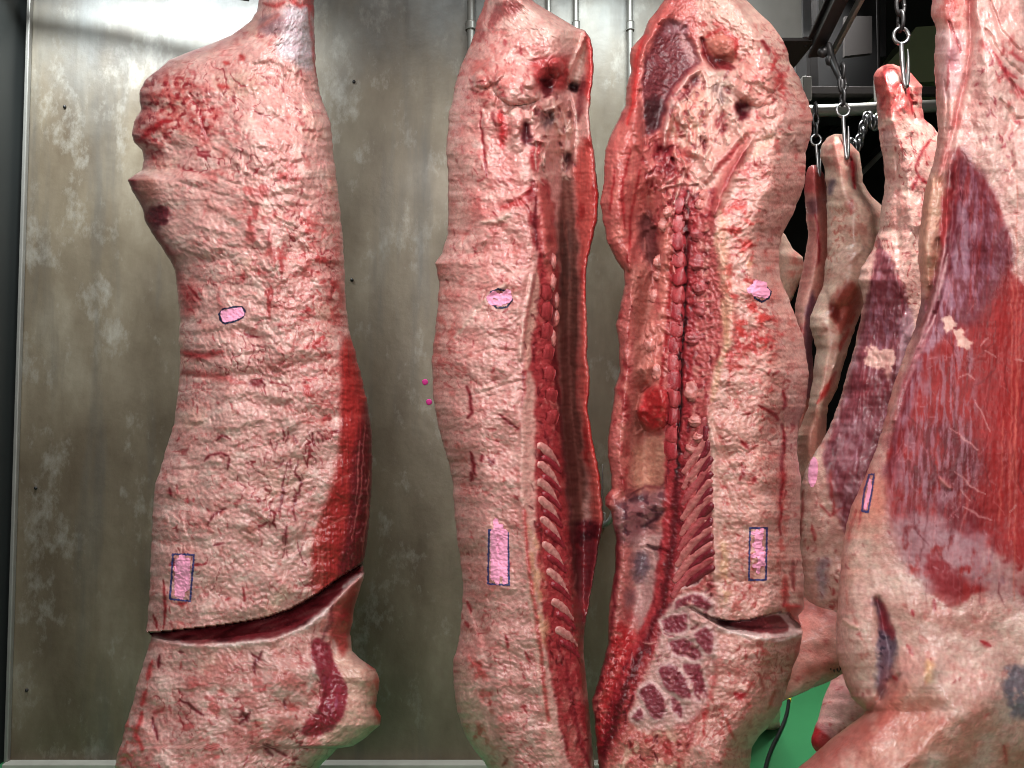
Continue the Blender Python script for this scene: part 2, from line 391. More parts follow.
def decal(s, fn, bbox, name, mat, lift, parent, step=.5):
    """thin film of ink lying on the surface; fn(x,y)->bool"""
    x0, y0, x1, y1 = bbox; xs = np.arange(x0, x1 + step, step); ys = np.arange(y0, y1 + step, step)
    X, Y = np.meshgrid(xs, ys); m = fn(X + .6 * fbm(X * .5, Y * .5, 3, 3), Y + .6 * fbm(X * .5 + 40, Y * .5, 3, 4))
    z = s.depth_at(X.ravel(), Y.ravel()) - lift; V = unproj(X.ravel(), Y.ravel(), z)
    idx = np.arange(X.size).reshape(X.shape); c = m[:-1, :-1] & m[1:, :-1] & m[1:, 1:] & m[:-1, 1:]
    Q = np.stack([idx[:-1, :-1], idx[1:, :-1], idx[1:, 1:], idx[:-1, 1:]], -1)[c]
    us, inv = np.unique(Q, return_inverse=True)
    return raw_mesh(name, V[us], inv.reshape(-1, 4), mat, parent)
def stamp(s, outline, strokes, w, inkmat, oname='ink_stamp', closed=True, ow=1.15):
    root = s.root; xs = [p[0] for p in outline]; ys = [p[1] for p in outline]; b = (min(xs) - 4, min(ys) - 4, max(xs) + 4, max(ys) + 4)
    ol = outline + [outline[0]] if closed else outline
    o = decal(s, lambda x, y: segdist(x, y, ol)[0] < ow, b, oname, inkmat, .0012, root, .35)
    if strokes:
        def f(x, y):
            m = np.zeros(x.shape, bool)
            for st in strokes: m |= segdist(x, y, st)[0] < w
            return m
        sx = [p[0] for t in strokes for p in t]; sy = [p[1] for t in strokes for p in t]
        decal(s, f, (min(sx) - w - 1, min(sy) - w - 1, max(sx) + w + 1, max(sy) + w + 1), 'pink_mark', M_PINK, .0022, o, .5)
def R(*rows): return list(rows)
def box_mesh(name, c, size, mat, parent=None, bev=0.004, rot=None):
    import bmesh
    from mathutils import Matrix, Vector
    bm = bmesh.new(); bmesh.ops.create_cube(bm, size=1.0)
    for v in bm.verts: v.co = Vector((v.co.x * size[0], v.co.y * size[1], v.co.z * size[2]))
    if bev: bmesh.ops.bevel(bm, geom=list(bm.edges), offset=bev, segments=2, affect='EDGES', profile=.6)
    if rot is not None: bm.transform(rot)
    me = bpy.data.meshes.new(name); bm.to_mesh(me); bm.free(); me.materials.append(mat)
    o = bpy.data.objects.new(name, me); C.objects.link(o)
    off = np.zeros(3); p = parent
    while p is not None: off = off + np.array(p.location); p = p.parent
    o.location = tuple(np.array(c) - off)
    if parent: o.parent = parent
    return o
# ================================================================ THE ROOM
from mathutils import Matrix, Vector
def wall_mat():
    m, nt, b = new_mat('grey_metal_wall'); L = nt.links.new
    tc = N(nt, 'ShaderNodeTexCoord')
    def noise(sc, det=5, st=(1, 1, 1), ro=.6):
        mp = N(nt, 'ShaderNodeMapping'); mp.inputs['Scale'].default_value = st; L(tc.outputs['Object'], mp.inputs[0])
        n = N(nt, 'ShaderNodeTexNoise', Scale=sc, Detail=det, Roughness=ro); L(mp.outputs[0], n.inputs['Vector']); return n.outputs[0]
    def ramp(src, *st):
        r = N(nt, 'ShaderNodeValToRGB'); e = r.color_ramp.elements
        e[0].position, e[0].color = st[0][0], (*lin(st[0][1]), 1); e[1].position, e[1].color = st[-1][0], (*lin(st[-1][1]), 1)
        for p, c in st[1:-1]:
            k = e.new(p); k.color = (*lin(c), 1)
        L(src, r.inputs[0]); return r.outputs[0]
    def mix(fac, a, bb, mode='MIX'):
        x = N(nt, 'ShaderNodeMix', data_type='RGBA', blend_type=mode)
        if isinstance(fac, float): x.inputs[0].default_value = fac
        else: L(fac, x.inputs[0])
        L(a, x.inputs[6]); L(bb, x.inputs[7]); return x.outputs[2]
    base = ramp(noise(2.6, 6), (.3, (90, 99, 103)), (.5, (120, 128, 132)), (.7, (156, 166, 168)))
    lower_brown = ramp(noise(3.5, 7, (1, 1, .45)), (.3, (82, 70, 55)), (.55, (110, 99, 82)), (.75, (136, 127, 110)))
    # browner colour towards the bottom of the panels, broken up by noise
    sx = N(nt, 'ShaderNodeSeparateXYZ'); L(tc.outputs['Object'], sx.inputs[0])
    ma = N(nt, 'ShaderNodeMath', operation='MULTIPLY_ADD'); L(noise(2.2, 6, (1, 1, .5)), ma.inputs[0]); ma.inputs[1].default_value = 1.3; L(sx.outputs[2], ma.inputs[2])
    f = N(nt, 'ShaderNodeMapRange', interpolation_type='SMOOTHSTEP'); L(ma.outputs[0], f.inputs[0]); f.inputs[1].default_value = 1.2; f.inputs[2].default_value = 2.35; f.inputs[3].default_value = 1; f.inputs[4].default_value = 0
    c = mix(f.outputs[0], base, lower_brown)
    # pale scuffs, dark vertical streaks and small pits
    sc = N(nt, 'ShaderNodeMapRange'); L(noise(8, 9, (1, 1, .6), .7), sc.inputs[0]); sc.inputs[1].default_value = .54; sc.inputs[2].default_value = .74; sc.inputs[4].default_value = .5
    c = mix(sc.outputs[0], c, ramp(noise(30), (.3, (160, 158, 150)), (.7, (182, 180, 170))))
    sd = N(nt, 'ShaderNodeMapRange'); L(noise(5, 5, (1.6, 1, .16)), sd.inputs[0]); sd.inputs[1].default_value = .53; sd.inputs[2].default_value = .72; sd.inputs[4].default_value = .6
    c = mix(sd.outputs[0], c, ramp(noise(20), (.3, (70, 68, 64)), (.7, (84, 81, 76))))
    L(c, b.inputs['Base Color']); b.inputs['Metallic'].default_value = .2
    rr = N(nt, 'ShaderNodeMapRange'); L(noise(5, 6), rr.inputs[0]); rr.inputs[1].default_value = .3; rr.inputs[2].default_value = .7; rr.inputs[3].default_value = .36; rr.inputs[4].default_value = .55
    L(rr.outputs[0], b.inputs['Roughness'])
    bp = N(nt, 'ShaderNodeBump', Strength=.25, Distance=.01); L(noise(9, 6), bp.inputs['Height']); L(bp.outputs[0], b.inputs['Normal'])
    return m
M_WALL = wall_mat()
M_WALLD = plain('dark_wall_panel', (40, 43, 42), .5, .1, 3, .2)
M_FLOOR = plain('green_resin_floor', (58, 130, 82), .3, 0, 2.5, .22, .08)
M_CEIL = plain('dark_ceiling', (46, 42, 42), .7, 0, 3, .2)
M_KERB = plain('concrete_kerb', (150, 148, 138), .7, 0, 12, .2, .2)
M_OLIVE = plain('olive_panel', (96, 104, 74), .6, 0, 5, .1)
M_BLACK = plain('black_panel', (10, 9, 10), .95, 0, 8, .2)
M_BROWN = plain('brown_panel', (38, 32, 30), .85, .0, 6, .2)
YW = 3.06; XR = 0.93; XL = -2.035
struct(box_mesh('wall_back', ((XL + XR) / 2, YW + .06, 2.1), (XR - XL, .12, 4.2), M_WALL, bev=0))
struct(box_mesh('wall_left', (XL - .06 - .035, 0.2, 2.1), (.12, 6.2, 4.2), M_WALLD, bev=0, rot=None))
struct(box_mesh('trim_1', (XL + .0, YW - .012, 2.1), (.016, .02, 4.2), M_GALV, bev=.004))
o = box_mesh('shadow_rail', (-1.68, YW - .22, 3.155), (1.3, .035, .035), M_DARKSTEEL, bev=.004, rot=Matrix.Rotation(.145, 4, 'Y')); struct(o)  # unseen overhead rail, put in to cast the diagonal dark band on the wall
struct(box_mesh('floor', (1.2, 3.0, -.05), (9, 13, .1), M_FLOOR, bev=0))
struct(box_mesh('baseboard_back', ((XL + XR) / 2, YW - .022, .009), (XR - XL, .045, .018), M_KERB, bev=.004))
struct(box_mesh('ceiling', (1.2, 3.0, 4.25), (9, 13, .1), M_CEIL, bev=0))
struct(box_mesh('wall_far', (3.2, 8.0, 2.1), (5.2, .12, 4.2), M_CEIL, bev=0))
struct(box_mesh('wall_side', (XR - .05, 5.55, 2.1), (.1, 4.86, 4.2), M_WALLD, bev=0))
struct(box_mesh('wall_right', (5.7, 3.0, 2.1), (.12, 13, 4.2), M_WALLD, bev=0))
struct(box_mesh('wall_rear', (1.2, -2.9, 2.1), (9, .12, 4.2), M_WALLD, bev=0))
def rivet(px, py, k):
    x, y, z = P(px, py, YW)
    o = blob('wall_rivet', (x, YW - .002, z), (.007, .006, .007), None, M_DARKSTEEL, (40, 40, 40), noise=0, n=8)
    tag(o, k, 'rivet')
rivet(354, 82, 'small dark rivet in the grey wall right of the left carcass shank')
rivet(352, 280, 'small dark rivet in the grey wall beside the middle of the left carcass')
rivet(65, 107, 'small dark rivet on the grey wall near its upper left corner')
rivet(36, 488, 'small dark rivet low on the grey wall near the left corner trim')
rivet(27, 690, 'pale-edged rivet near the bottom left of the grey wall')
for px, py, k in ((425, 382, 'upper of two magenta ink spots on the wall left of the middle carcass'), (429, 402, 'lower of two magenta ink spots on the wall left of the middle carcass')):
    o = blob('ink_spot', P(px, py, YW - .001), (.012, .002, .012), None, M_MAG, (190, 20, 120), noise=.2, n=10, nf=1.5); tag(o, k, 'ink spot')
# vertical conduits high on the wall
def conduit(px, ybot, r, label):
    x = (px - 512) / F * (YW - .03); zb = P(px, ybot, YW - .03)[2]
    t = empty('conduit_pipe', (x, YW - .03, zb), label, 'pipe')
    tube('pipe', [(x, YW - .03, zb, r), (x, YW - .03, 4.19, r)], t, M_GALV, (160, 160, 155), ns=16, capr=False)
    for z in (zb + .12, 3.02):
        tube('pipe_clip', [(x, YW - .03, z, r * 1.45), (x, YW - .03, z + .035, r * 1.45)], t, M_GALV, (160, 160, 155), ns=16, capr=False)
conduit(470, 190, .016, 'grey conduit pipe on the wall just left of the middle carcass shank')
conduit(549.5, 120, .011, 'left one of two thin pipes on the wall above the middle carcass')
conduit(577.5, 190, .012, 'right one of two thin pipes on the wall above the middle carcass')
conduit(633, 190, .012, 'thin grey pipe on the wall in the gap left of the carcass with exposed spine')
# steel box hung at the end of the wall
x1 = 1.165; z1 = 2.85
t = empty('evaporator_box', (.95, 2.93, z1), 'grey steel box on the wall end, up behind the carcass with exposed spine', 'steel box')
box_mesh('housing', (.92, 2.92, z1 + .68), (.44, .26, 1.34), M_GALV, t, .004)
box_mesh('corner_trim', (x1 - .03, 2.786, z1 + .68), (.036, .012, 1.34), M_STEEL, t, .003)
box_mesh('drip_tray', (.92, 2.92, z1 + .005), (.5, .27, .014), M_BROWN, t, .003)
for dy in (-.1, .1): blob('screw', (x1 - .02, 2.92 + dy, z1 - .003), (.006, .006, .004), t, M_DARKSTEEL, (60, 60, 60), noise=0, n=8)
# ================================================================ LEFT CARCASS (outer side towards us)
AL = [(-90,268),(-30,262),(0,259),(12,257),(22,249),(35,232),(43,213),(50,194),(60,169),(70,158),(80,145),(90,140),(100,139.5),(110,141),(115,138),(122,133.7),(135,131.4),(143,134),(150,142),(160,144),(170,142),(174,136.6),(180,128),(190,131.6),(200,138),(210,142.5),(220,145),(232,151),(245,160),(260,170),(270,175),(290,177),(320,180),(340,178.5),(355,180.5),(380,179),(400,177),(425,174),(430,172),(450,166),(470,160),(485,155),(510,153),(550,151),(600,149),(625,147),(632,145.5),(636,152),(648,148),(681,138),(710,131),(725,125),(742,122),(754,117.5),(768,115),(800,116),(850,130),(890,160)]
AR = [(-90,306),(0,314),(40,314.8),(70,316),(95,320),(110,325.6),(125,331),(150,333),(180,337),(210,340),(240,343),(270,344.7),(300,345.5),(330,349),(350,355),(375,361),(400,367),(425,371),(435,372),(473,372.5),(517,369.5),(546,366.6),(564,363.7),(573,364.6),(587,361),(604,355),(634,350.5),(651,352),(659,361),(669,375.4),(681,380),(698,377),(707,375.5),(716,381),(725,380),(730,374),(739,363.7),(746.6,352),(748,337),(754,331.5),(763,322.7),(768,318),(800,300),(850,268),(890,230)]
def mid(a, b, f, d):
    ys = sorted(set([p[0] for p in a] + [p[0] for p in b])); xa = np.interp(ys, *zip(*a)); xb = np.interp(ys, *zip(*b))
    return [(y, p + (q - p) * f, d(y) if callable(d) else d) for y, p, q in zip(ys, xa, xb)]
def wd(a, d): return [(y, x, d(y) if callable(d) else d) for y, x in a]
def ip(*pts): return lambda y: float(np.interp(y, [p[0] for p in pts], [p[1] for p in pts]))
A = Sheet(2.0, [wd(AL, .0), mid(AL, AR, .25, ip((-90,-.03),(60,-.05),(200,-.09),(400,-.09),(620,-.07),(768,-.10),(890,-.05))), mid(AL, AR, .6, ip((-90,-.05),(60,-.08),(160,-.15),(330,-.12),(500,-.08),(620,-.07),(768,-.12),(890,-.05))), mid(AL, AR, .85, ip((-90,-.02),(60,-.05),(160,-.10),(400,-.05),(620,-.0),(690,.0),(768,-.06),(890,-.0))), wd(AR, ip((0,0),(300,.02),(600,.05),(768,.04)))],
          -90, 890, edge=(26, .10, 20, .09), tb=.12, seed=1, base=(226, 178, 170))
s = A
ALLA = [(100,-100),(400,-100),(400,900),(100,900)]
# relief: broad lumps, wrinkled fat, then creases
s.rough(.012, .018, .03, o=2, k=1)
s.rough(.003, .045, .065, o=3, k=2, warp=18); s.rough(.0055, .028, .045, [(130,220),(345,240),(345,540),(300,620),(140,620)], o=3, k=32, warp=20)
s.rough(.0022, .1, .17, [(140,230),(350,230),(345,560),(300,620),(140,620)], kind='r', k=3, warp=20)
s.rough(.004, .16, .05, [(220,60),(340,60),(345,250),(240,210)], kind='r', k=4, warp=12)
s.rough(.0028, .24, .3, kind='f', o=3, k=5); s.rough(.0016, .2, .24, [(130,230),(345,250),(345,790),(110,790)], kind='r', o=2, k=15, warp=14)
s.rough(.0022, .08, .10, [(110,645),(340,645),(330,780),(110,780)], kind='r', k=6, warp=25)
for x, y, rx, ry, h in ((150,95,16,10,.012),(152,118,20,11,.014),(142,136,10,9,.016),(170,128,20,12,.01),(178,104,18,10,.008),(160,150,14,7,.010),(150,182,16,10,.012),(155,200,16,12,.008),(205,85,24,10,.006),(198,112,10,20,.005)): s.bump(x, y, rx, ry, h, 20)
s.bump(273,23,13,11,.016,-20); s.bump(290,45,16,35,.012,20); s.bump(300,140,40,50,.02); s.bump(300,230,30,22,.014)
s.ridges([[(255,62),(270,58),(292,68),(305,80)],[(214,147),(230,155),(245,168),(250,178)],[(282,92),(300,100),(318,118)],[(262,75),(285,90),(300,110)],[(245,170),(262,180),(285,176)],[(275,215),(292,222),(312,235),(325,245)],[(250,200),(270,205),(290,200),(310,205)]], .005, 3)
s.ridges([[(150,172),(172,178),(200,190),(230,196)],[(150,165),(200,172),(240,185)],[(250,168),(258,176),(275,180)],[(190,95),(200,110),(207,138)],[(178,250),(210,262),(240,255)],[(183,375),(215,378),(250,372),(280,380)],[(185,352),(220,358),(262,352)],[(190,505),(215,512),(240,506)]], -.005, 2.4)
s.ridges([[(235,118),(262,127),(288,142)],[(240,150),(268,160),(300,158)],[(282,186),(308,194),(332,206)],[(280,205),(305,216),(332,234)],[(300,240),(318,252),(340,262)],[(262,100),(285,118),(312,130)],[(300,84),(312,110),(318,140)],[(320,110),(326,150),(332,190)],[(210,205),(240,222),(262,246)],[(195,225),(230,232),(262,228)],[(225,130),(238,150),(240,180)],[(295,262),(318,280),(335,300)],[(270,240),(280,270),(300,300)],[(225,395),(255,390),(290,400)],[(190,420),(225,428),(262,420)],[(195,330),(235,322),(270,334)],[(255,345),(285,340),(310,352)]], .006, 4.5)
s.bump(186,517,8,8,.007); s.bump(186,517,3,3,-.008); s.bump(183,535,10,9,.006)
s.bump(276,680,20,14,.016,-30); s.bump(312,672,14,30,.014,20); s.bump(250,715,40,20,.01); s.bump(350,715,26,30,.02); s.bump(365,675,14,12,.014); s.bump(335,650,9,30,-.018,8)
s.lift([(147,633),(165,634),(170,645),(150,648)], -.004)
s.flecks(26, [(170,300),(335,300),(330,600),(160,600)], (0,0,0), op=0, depth=.005, ln=(5,16), spread=25, k=8)
# colours: mottling of fat
s.mottle((203,128,120), .03, .045, .05, .7, .4, k=1)
s.mottle((242,212,202), .045, .06, .0, .6, .7, k=2)
s.mottle((190,84,80), .07, .08, .35, .8, .4, k=3)
s.mottle((186,70,70), .12, .14, .5, .95, .45, k=4)
s.mottle((232,196,170), .02, .02, .3, .8, .35, k=5)
rag = [(131,75),(165,66),(210,90),(222,118),(208,140),(180,130),(150,165),(126,150)]
s.fill(rag, (196,92,88), 10, op=.85, tex=(.1,.12,-.4,.4)); s.fill(rag, (150,36,44), 6, op=.9, tex=(.16,.16,.1,.5))
s.line([(200,110),(203,122),(206,138)], (150,25,35), 1.4); s.line([(140,84),(139,100),(141,108)], (160,40,45), 4); s.line([(131,138),(140,140),(158,124),(172,120)], (165,40,45), 3.5)
s.fill([(128,178),(150,176),(160,192),(150,205),(138,202)], (196,128,116), 4, op=.7)
s.line([(129,178),(131,190),(137,203),(144,215),(152,232),(160,246),(170,259)], (130,22,34), 5, .95, taper=False)
s.fill([(148,206),(168,205),(170,222),(156,230),(145,220)], (92,26,38), 4, (5,.12), .85); s.line([(156,240),(168,256),(178,280),(190,300)], (160,70,70), 5, .7)
s.fill([(210,78),(250,70),(270,90),(240,98),(215,92)], (200,160,140), 8, op=.5)
s.veins((170,52,58), .07, op=.45, k=1, fy=1.4); s.veins((176,60,64), .12, op=.35, k=2, fy=1.3, gate=(.1,.5)); s.veins((140,28,40), .05, .8, .97, .8, k=3, fy=.6, gate=(.15,.4))
s.veins((184,70,70), .1, .3, .9, .6, [(270,200),(345,200),(345,440),(280,440)], 20, 4, (-.4,.3))
# shank: bluish white tendon, grey knuckle, red edge
s.fill([(282,5),(313,5),(316,66),(306,70),(292,62),(276,53),(282,32)], (214,212,222), 6, op=.85, rough=.3)
s.fill([(262,16),(276,12),(285,20),(283,34),(270,36),(258,30)], (150,118,124), 4, op=.85); s.line([(257,28),(268,22),(278,14)], (190,130,125), 3)
s.fill([(306,-90),(316,-90),(316,20),(309,14),(303,0)], (178,38,42), 3, op=.9); s.lines([[(264,4),(275,6),(284,2)],[(290,0),(300,6),(306,3)]], (182,62,62), 3, .8); s.line([(309,8),(313,45),(316,75)], (200,70,70), 1.6, .7)
for q in ((224,62,229,64),(218,86,228,88),(240,56,244,60)): s.line([(q[0],q[1]),(q[2],q[3])], (175,45,45), 3, .8)
s.fill([(222,86),(236,90),(240,100),(228,102),(218,95)], (140,70,75), 3, (3,.2), .6, tex=(.4,.4,.2,.5))
s.mottle((198,90,88), .05, .06, .15, .6, .75, [(190,95),(230,100),(250,160),(300,160),(330,230),(335,290),(250,260),(190,140)], k=11)
s.mottle((192,60,62), .07, .08, .2, .65, .8, [(280,215),(335,215),(342,300),(335,440),(300,420),(300,310),(265,285)], k=12)
s.fill([(330,240),(344,240),(345,300),(338,330),(325,300)], (186,56,58), 6, op=.6, tex=(.08,.05,-.3,.4))
s.mottle((176,60,62), .08, .03, .25, .65, .8, [(225,205),(300,205),(300,320),(215,320)], k=13)
s.fill([(178,290),(196,280),(200,305),(190,320),(180,315)], (190,80,80), 6, op=.6); s.line([(178,352),(205,356),(222,352)], (170,40,45), 4, .7); s.line([(183,372),(215,376),(245,384)], (186,70,70), 4, .6); s.line([(250,384),(258,384),(262,380)], (120,24,34), 3, .8)
s.lines([[(216,441),(222,436),(230,438)],[(229,458),(228,470)],[(170,488),(171,496)],[(205,462),(210,456),(222,453),(229,456)],[(214,545),(224,543)],[(208,524),(215,514),(226,508)],[(283,430),(284,440)],[(284,476),(282,500),(280,512)],[(287,525),(285,545)],[(295,472),(302,484),(294,502)],[(312,433),(314,446)]], (116,22,34), 1.5, .9)
s.flecks(70, [(175,290),(335,250),(338,430),(310,520),(300,600),(160,610)], (150,34,42), ln=(3,9), k=1)
s.flecks(34, [(262,430),(318,430),(305,560),(262,560)], (110,18,30), ln=(4,14), spread=15, w=(.7,1.5), k=2)
s.flecks(26, [(185,60),(330,70),(340,220),(200,220)], (140,40,46), ln=(3,8), k=3)
s.lines([[(164,580),(165,605),(164,628)],[(154,615),(157,628)],[(178,604),(186,603)],[(226,600),(230,597)],[(243,588),(245,602)],[(188,285),(200,300)]], (150,30,38), 1.6, .85)
s.line([(178,602),(182,606),(187,602)], (150,40,40), 2.5, .7)
# red flank muscle down the right edge
mus = [(343,335),(341,376),(342,425),(340,450),(331,488),(318,526),(312,545),(314,590),(316,606),(332,588),(350,573),(390,560),(390,330)]
s.fill(mus, (166,36,36), 6, (2,.08), .95, rough=.44); s.fill([(343,335),(341,400),(340,452),(350,452),(356,380)], (180,44,42), 4, op=.6)
s.fill([(366,400),(362,420),(352,460),(349,517),(336,576),(350,572),(390,560),(390,400)], (96,20,30), 5, (2,.08), .9, rough=.4)
r, m = s.pmask(mus, 1); n = fbm(s.X[r] * .55, s.Y[r] * .02, 3, 5); s._blend(r, m * sst(.1, .7, n) * .5, (120,24,28)); s._blend(r, m * sst(.25, .8, -n) * .3, (200,80,74)); s.Z[r] -= m * .0012 * n
s.fill([(312,540),(322,520),(328,560),(322,600),(316,604)], (206,120,110), 4, op=.55, tex=(.3,.02,-.3,.4))
s.lines([[(318,500),(335,482),(352,474)],[(322,530),(340,520),(352,516)],[(334,470),(350,462)],[(365,425),(360,500),(352,540)],[(359,440),(356,500)],[(369,470),(366,520),(362,552)]], (226,150,140), .9, .55)
s.flecks(24, [(352,430),(370,430),(366,555),(340,570)], (206,150,150), w=(.5,1), ln=(2,7), k=5, op=.6)
# deep cut across the lower body
UP = [(140,634),(188,629),(223,625),(264,618),(290,609),(317,594),(340,577),(358,566),(372,556)]
LO = [(140,634),(153,637),(170,643),(188,644),(229,643.5),(276,638),(305,626.5),(328.5,607.5),(349,587),(364,574),(372,570)]
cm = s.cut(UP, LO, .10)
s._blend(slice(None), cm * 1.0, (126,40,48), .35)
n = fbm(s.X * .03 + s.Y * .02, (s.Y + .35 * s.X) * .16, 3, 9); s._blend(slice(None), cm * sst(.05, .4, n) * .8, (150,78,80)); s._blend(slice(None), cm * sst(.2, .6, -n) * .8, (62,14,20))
s.ridge([(155,639),(188,646),(229,645.5),(276,640),(305,628.5),(328.5,609.5),(349,589),(364,576)], .006, 3, taper=False)
s.line([(155,638),(188,645),(229,644.5),(276,639),(305,627.5),(328.5,608.5),(349,588),(364,575)], (244,222,216), 2.6, .95, taper=False)
s.lines([[(306,628),(322,614),(336,602)],[(344,588),(360,574)]], (244,226,222), 3, .9)
# lower piece
s.mottle((196,110,104), .03, .04, .0, .5, .5, [(110,640),(340,640),(330,790),(100,790)], k=21)
s.fill([(330,648),(350,640),(356,660),(380,668),(384,725),(340,750),(318,740),(340,710),(344,690)], (232,196,176), 6, op=.8)
s.fill([(362,664),(384,676),(384,735),(366,742),(372,712)], (204,74,66), 6, op=.75, tex=(.08,.06,-.5,.4)); s.line([(366,660),(378,670)], (190,50,50), 3); s.line([(378,705),(382,722)], (200,50,50), 4)
s.fill([(327,612),(345,592),(363,577),(358,600),(351,632),(346,655),(336,648),(331,640)], (170,64,60), 4, op=.9, rough=.35); s.fill([(338,612),(356,590),(352,615),(342,625)], (140,36,38), 3, op=.8)
blade = [(310,642),(318,637),(329,644),(335,664),(346,684),(348,704),(338,726),(316,739),(298,734),(306,722),(319,708),(322,685),(313,667)]
s.fill(blade, (148,44,60), 2, (2,.1), .95, rough=.3); s.fill([(312,643),(320,640),(328,655),(326,668),(318,664)], (214,150,160), 3, (3,.2), .8, tex=(.25,.2,-.3,.3)); s.fill([(324,675),(340,690),(340,706),(330,715)], (168,100,130), 4, (3,.2), .8, tex=(.15,.06,-.1,.4))
s.fill([(306,729),(318,716),(338,708),(334,724),(316,735)], (120,22,34), 3, op=.8, tex=(.2,.2,-.5,.3)); s.ridge([(310,640),(316,668),(324,690),(318,710)], .008, 4); s.bump(334,700,8,20,.007)
s.line([(308,690),(314,676),(314,664)], (240,222,212), 4, .8); s.line([(322,640),(330,622),(333,606)], (120,50,56), 3, .7); s.line([(334,640),(336,655)], (236,214,206), 3, .7)
for p in ([(252,654),(258,660),(262,652)],[(255,660),(254,672)],[(263,744),(268,752),(272,756)],[(248,722),(242,712),(240,718)],[(152,718),(158,740)],[(180,699),(192,708),(203,715)],[(240,725),(250,712)],[(160,655),(158,668)],[(178,652),(182,652)],[(284,700),(285,708)],[(266,744),(286,756)],[(292,760),(298,759)]): s.line(p, (106,20,32), 2, .85); s.ridge(p, -.003, 2)
s.flecks(40, [(120,650),(300,650),(320,700),(300,770),(110,770)], (160,50,55), k=9)
s.lines([[(152,662),(148,680)],[(146,690),(142,705)],[(142,712),(136,735),(142,750)]], (196,40,44), 3, .7)
s.fill([(110,725),(130,715),(140,740),(132,768),(105,790)], (206,80,74), 6, op=.6, tex=(.1,.1,-.1,.4)); s.rough(.008, .11, .12, [(105,715),(140,715),(150,790),(105,790)], k=30)
s.mottle((200,92,90), .04, .08, .2, .6, .7, [(190,660),(300,690),(320,740),(300,775),(170,770)], k=22)
s.part(mus, 'flank_muscle', M_MEAT); s.part(blade, 'brisket_muscle', M_MEAT); s.part(None, 'cut_face', M_RAW, mask=cm); s.part([(282,-100),(330,-100),(316,66),(306,70),(292,62),(276,53),(280,32),(274,0),(268,-100)], 'shank_tendon', M_FAT)
s.part([(326,648),(352,636),(356,660),(390,668),(390,735),(340,755),(318,742),(340,710),(344,690)], 'shoulder_joint', M_FAT)
rA = empty('beef_side', P(235, 890, 2.0), 'leftmost hanging half carcass, outer fat side facing, deep cut across its lower part', 'carcass', 'half carcasses hanging by the grey wall')
s.build(rA)
stamp(s, [(219,314),(223,309),(234,307),(242,307),(245,311),(243,317),(236,321),(225,323.5),(221,321)], [[(224,316),(230,312),(240,310.5)],[(225,319),(234,317),(241,314)],[(224,313),(228,316)]], 3.6, M_INKB, 'stamp_ring')
stamp(s, [(173,554),(194,555),(190,601),(170,599)], [[(178,562),(178,594)],[(182,558),(181,596)],[(187,561),(186,588)]], 3.8, M_INK, 'stamp_frame')
# ================================================================ MIDDLE CARCASS (split edge and cavity turned to the right)
BL = [(-90,500),(-30,490),(0,485.5),(12,481),(23,476),(35,474),(50,468),(63,462),(82,456),(98,453),(112,449),(131,448),(150,445.7),(173,448),(234,448),(253,442),(263,435),(281,439),(311,437.5),(332,435),(360,431.6),(395,433),(423,437.5),(444,443),(461,448),(482,453),(510,454),(540,457.5),(564,461),(587,463),(623,461),(641,459),(659,453.5),(682,453.5),(706,456.4),(733,464),(748,473),(760,483),(768,487.6),(800,500),(850,520),(890,535)]
BR = [(-90,528),(-30,530),(0,532),(12,543),(20,559),(27,573),(30,585),(39,591),(52,593),(66,594),(87,592),(112,589),(136,591),(155,594.5),(180,597),(199,599),(222,597),(246,591),(269,586),(297,586),(321,587.5),(360,587.5),(367,589),(386,590),(407,587.5),(435,592),(461,597),(477,600.4),(500,602),(519,604),(540,600),(564,596),(599,590),(635,584),(659,583),(700,588),(768,594),(850,580),(890,570)]
RID = [(-90,512),(0,520),(30,556),(60,552),(80,540),(100,535),(180,531),(255,535),(285,527),(321,519.5),(360,517),(400,520),(454,522),(500,523),(540,527),(600,538),(680,545),(768,560),(850,560),(890,555)]
SPI = [(-90,524),(0,528),(30,578),(60,572),(80,562),(100,557),(180,549),(255,558),(285,560),(321,557.5),(360,557),(423,562),(482,567),(540,573),(600,578),(650,581),(700,586),(768,592),(850,576),(890,566)]
B = s = Sheet(2.0, [wd(BL, .06), mid(BL, RID, .45, ip((-90,0),(60,-.05),(400,-.07),(768,-.06),(890,-.03))), wd(RID, ip((-90,-.02),(40,-.08),(200,-.10),(700,-.10),(890,-.04))),
      wd(SPI, ip((-90,.0),(40,.0),(200,.0),(560,-.01),(650,-.03),(768,-.04),(890,.0))), mid(SPI, BR, .22, ip((-90,.01),(30,.0),(60,.06),(160,.16),(600,.17),(650,.04),(768,0))), mid(SPI, BR, .55, ip((-90,.01),(30,.02),(60,.08),(160,.11),(600,.13),(650,.05),(768,.0))), mid(SPI, BR, .85, ip((-90,.01),(30,.0),(100,.03),(600,.04),(650,.03),(768,0))), wd(BR, ip((-90,.02),(200,.03),(600,.05),(768,.03)))],
      -90, 890, step=1.15, edge=(26, .11, 5, .02), tb=.1, sm=6, seed=2, base=(226, 172, 164))
ob = [(440,-100),(535,-100),(560,20),(535,100),(532,180),(535,255),(526,285),(518,330),(517,400),(522,460),(524,540),(538,600),(546,680),(560,768),(560,900),(420,900),(420,100)]
s.rough(.012, .02, .03, ob, o=2, k=1, soft=4); s.rough(.0036, .045, .06, ob, o=3, k=2, warp=18, soft=4); s.rough(.0026, .24, .3, o=3, k=3); s.rough(.0018, .2, .24, ob, kind='r', o=2, k=15, warp=14, soft=4)
s.rough(.003, .09, .14, [(435,250),(525,290),(522,440),(440,440)], kind='r', k=4, warp=22); s.rough(.003, .1, .05, [(445,130),(535,180),(530,270),(440,270)], kind='r', k=5, warp=10)
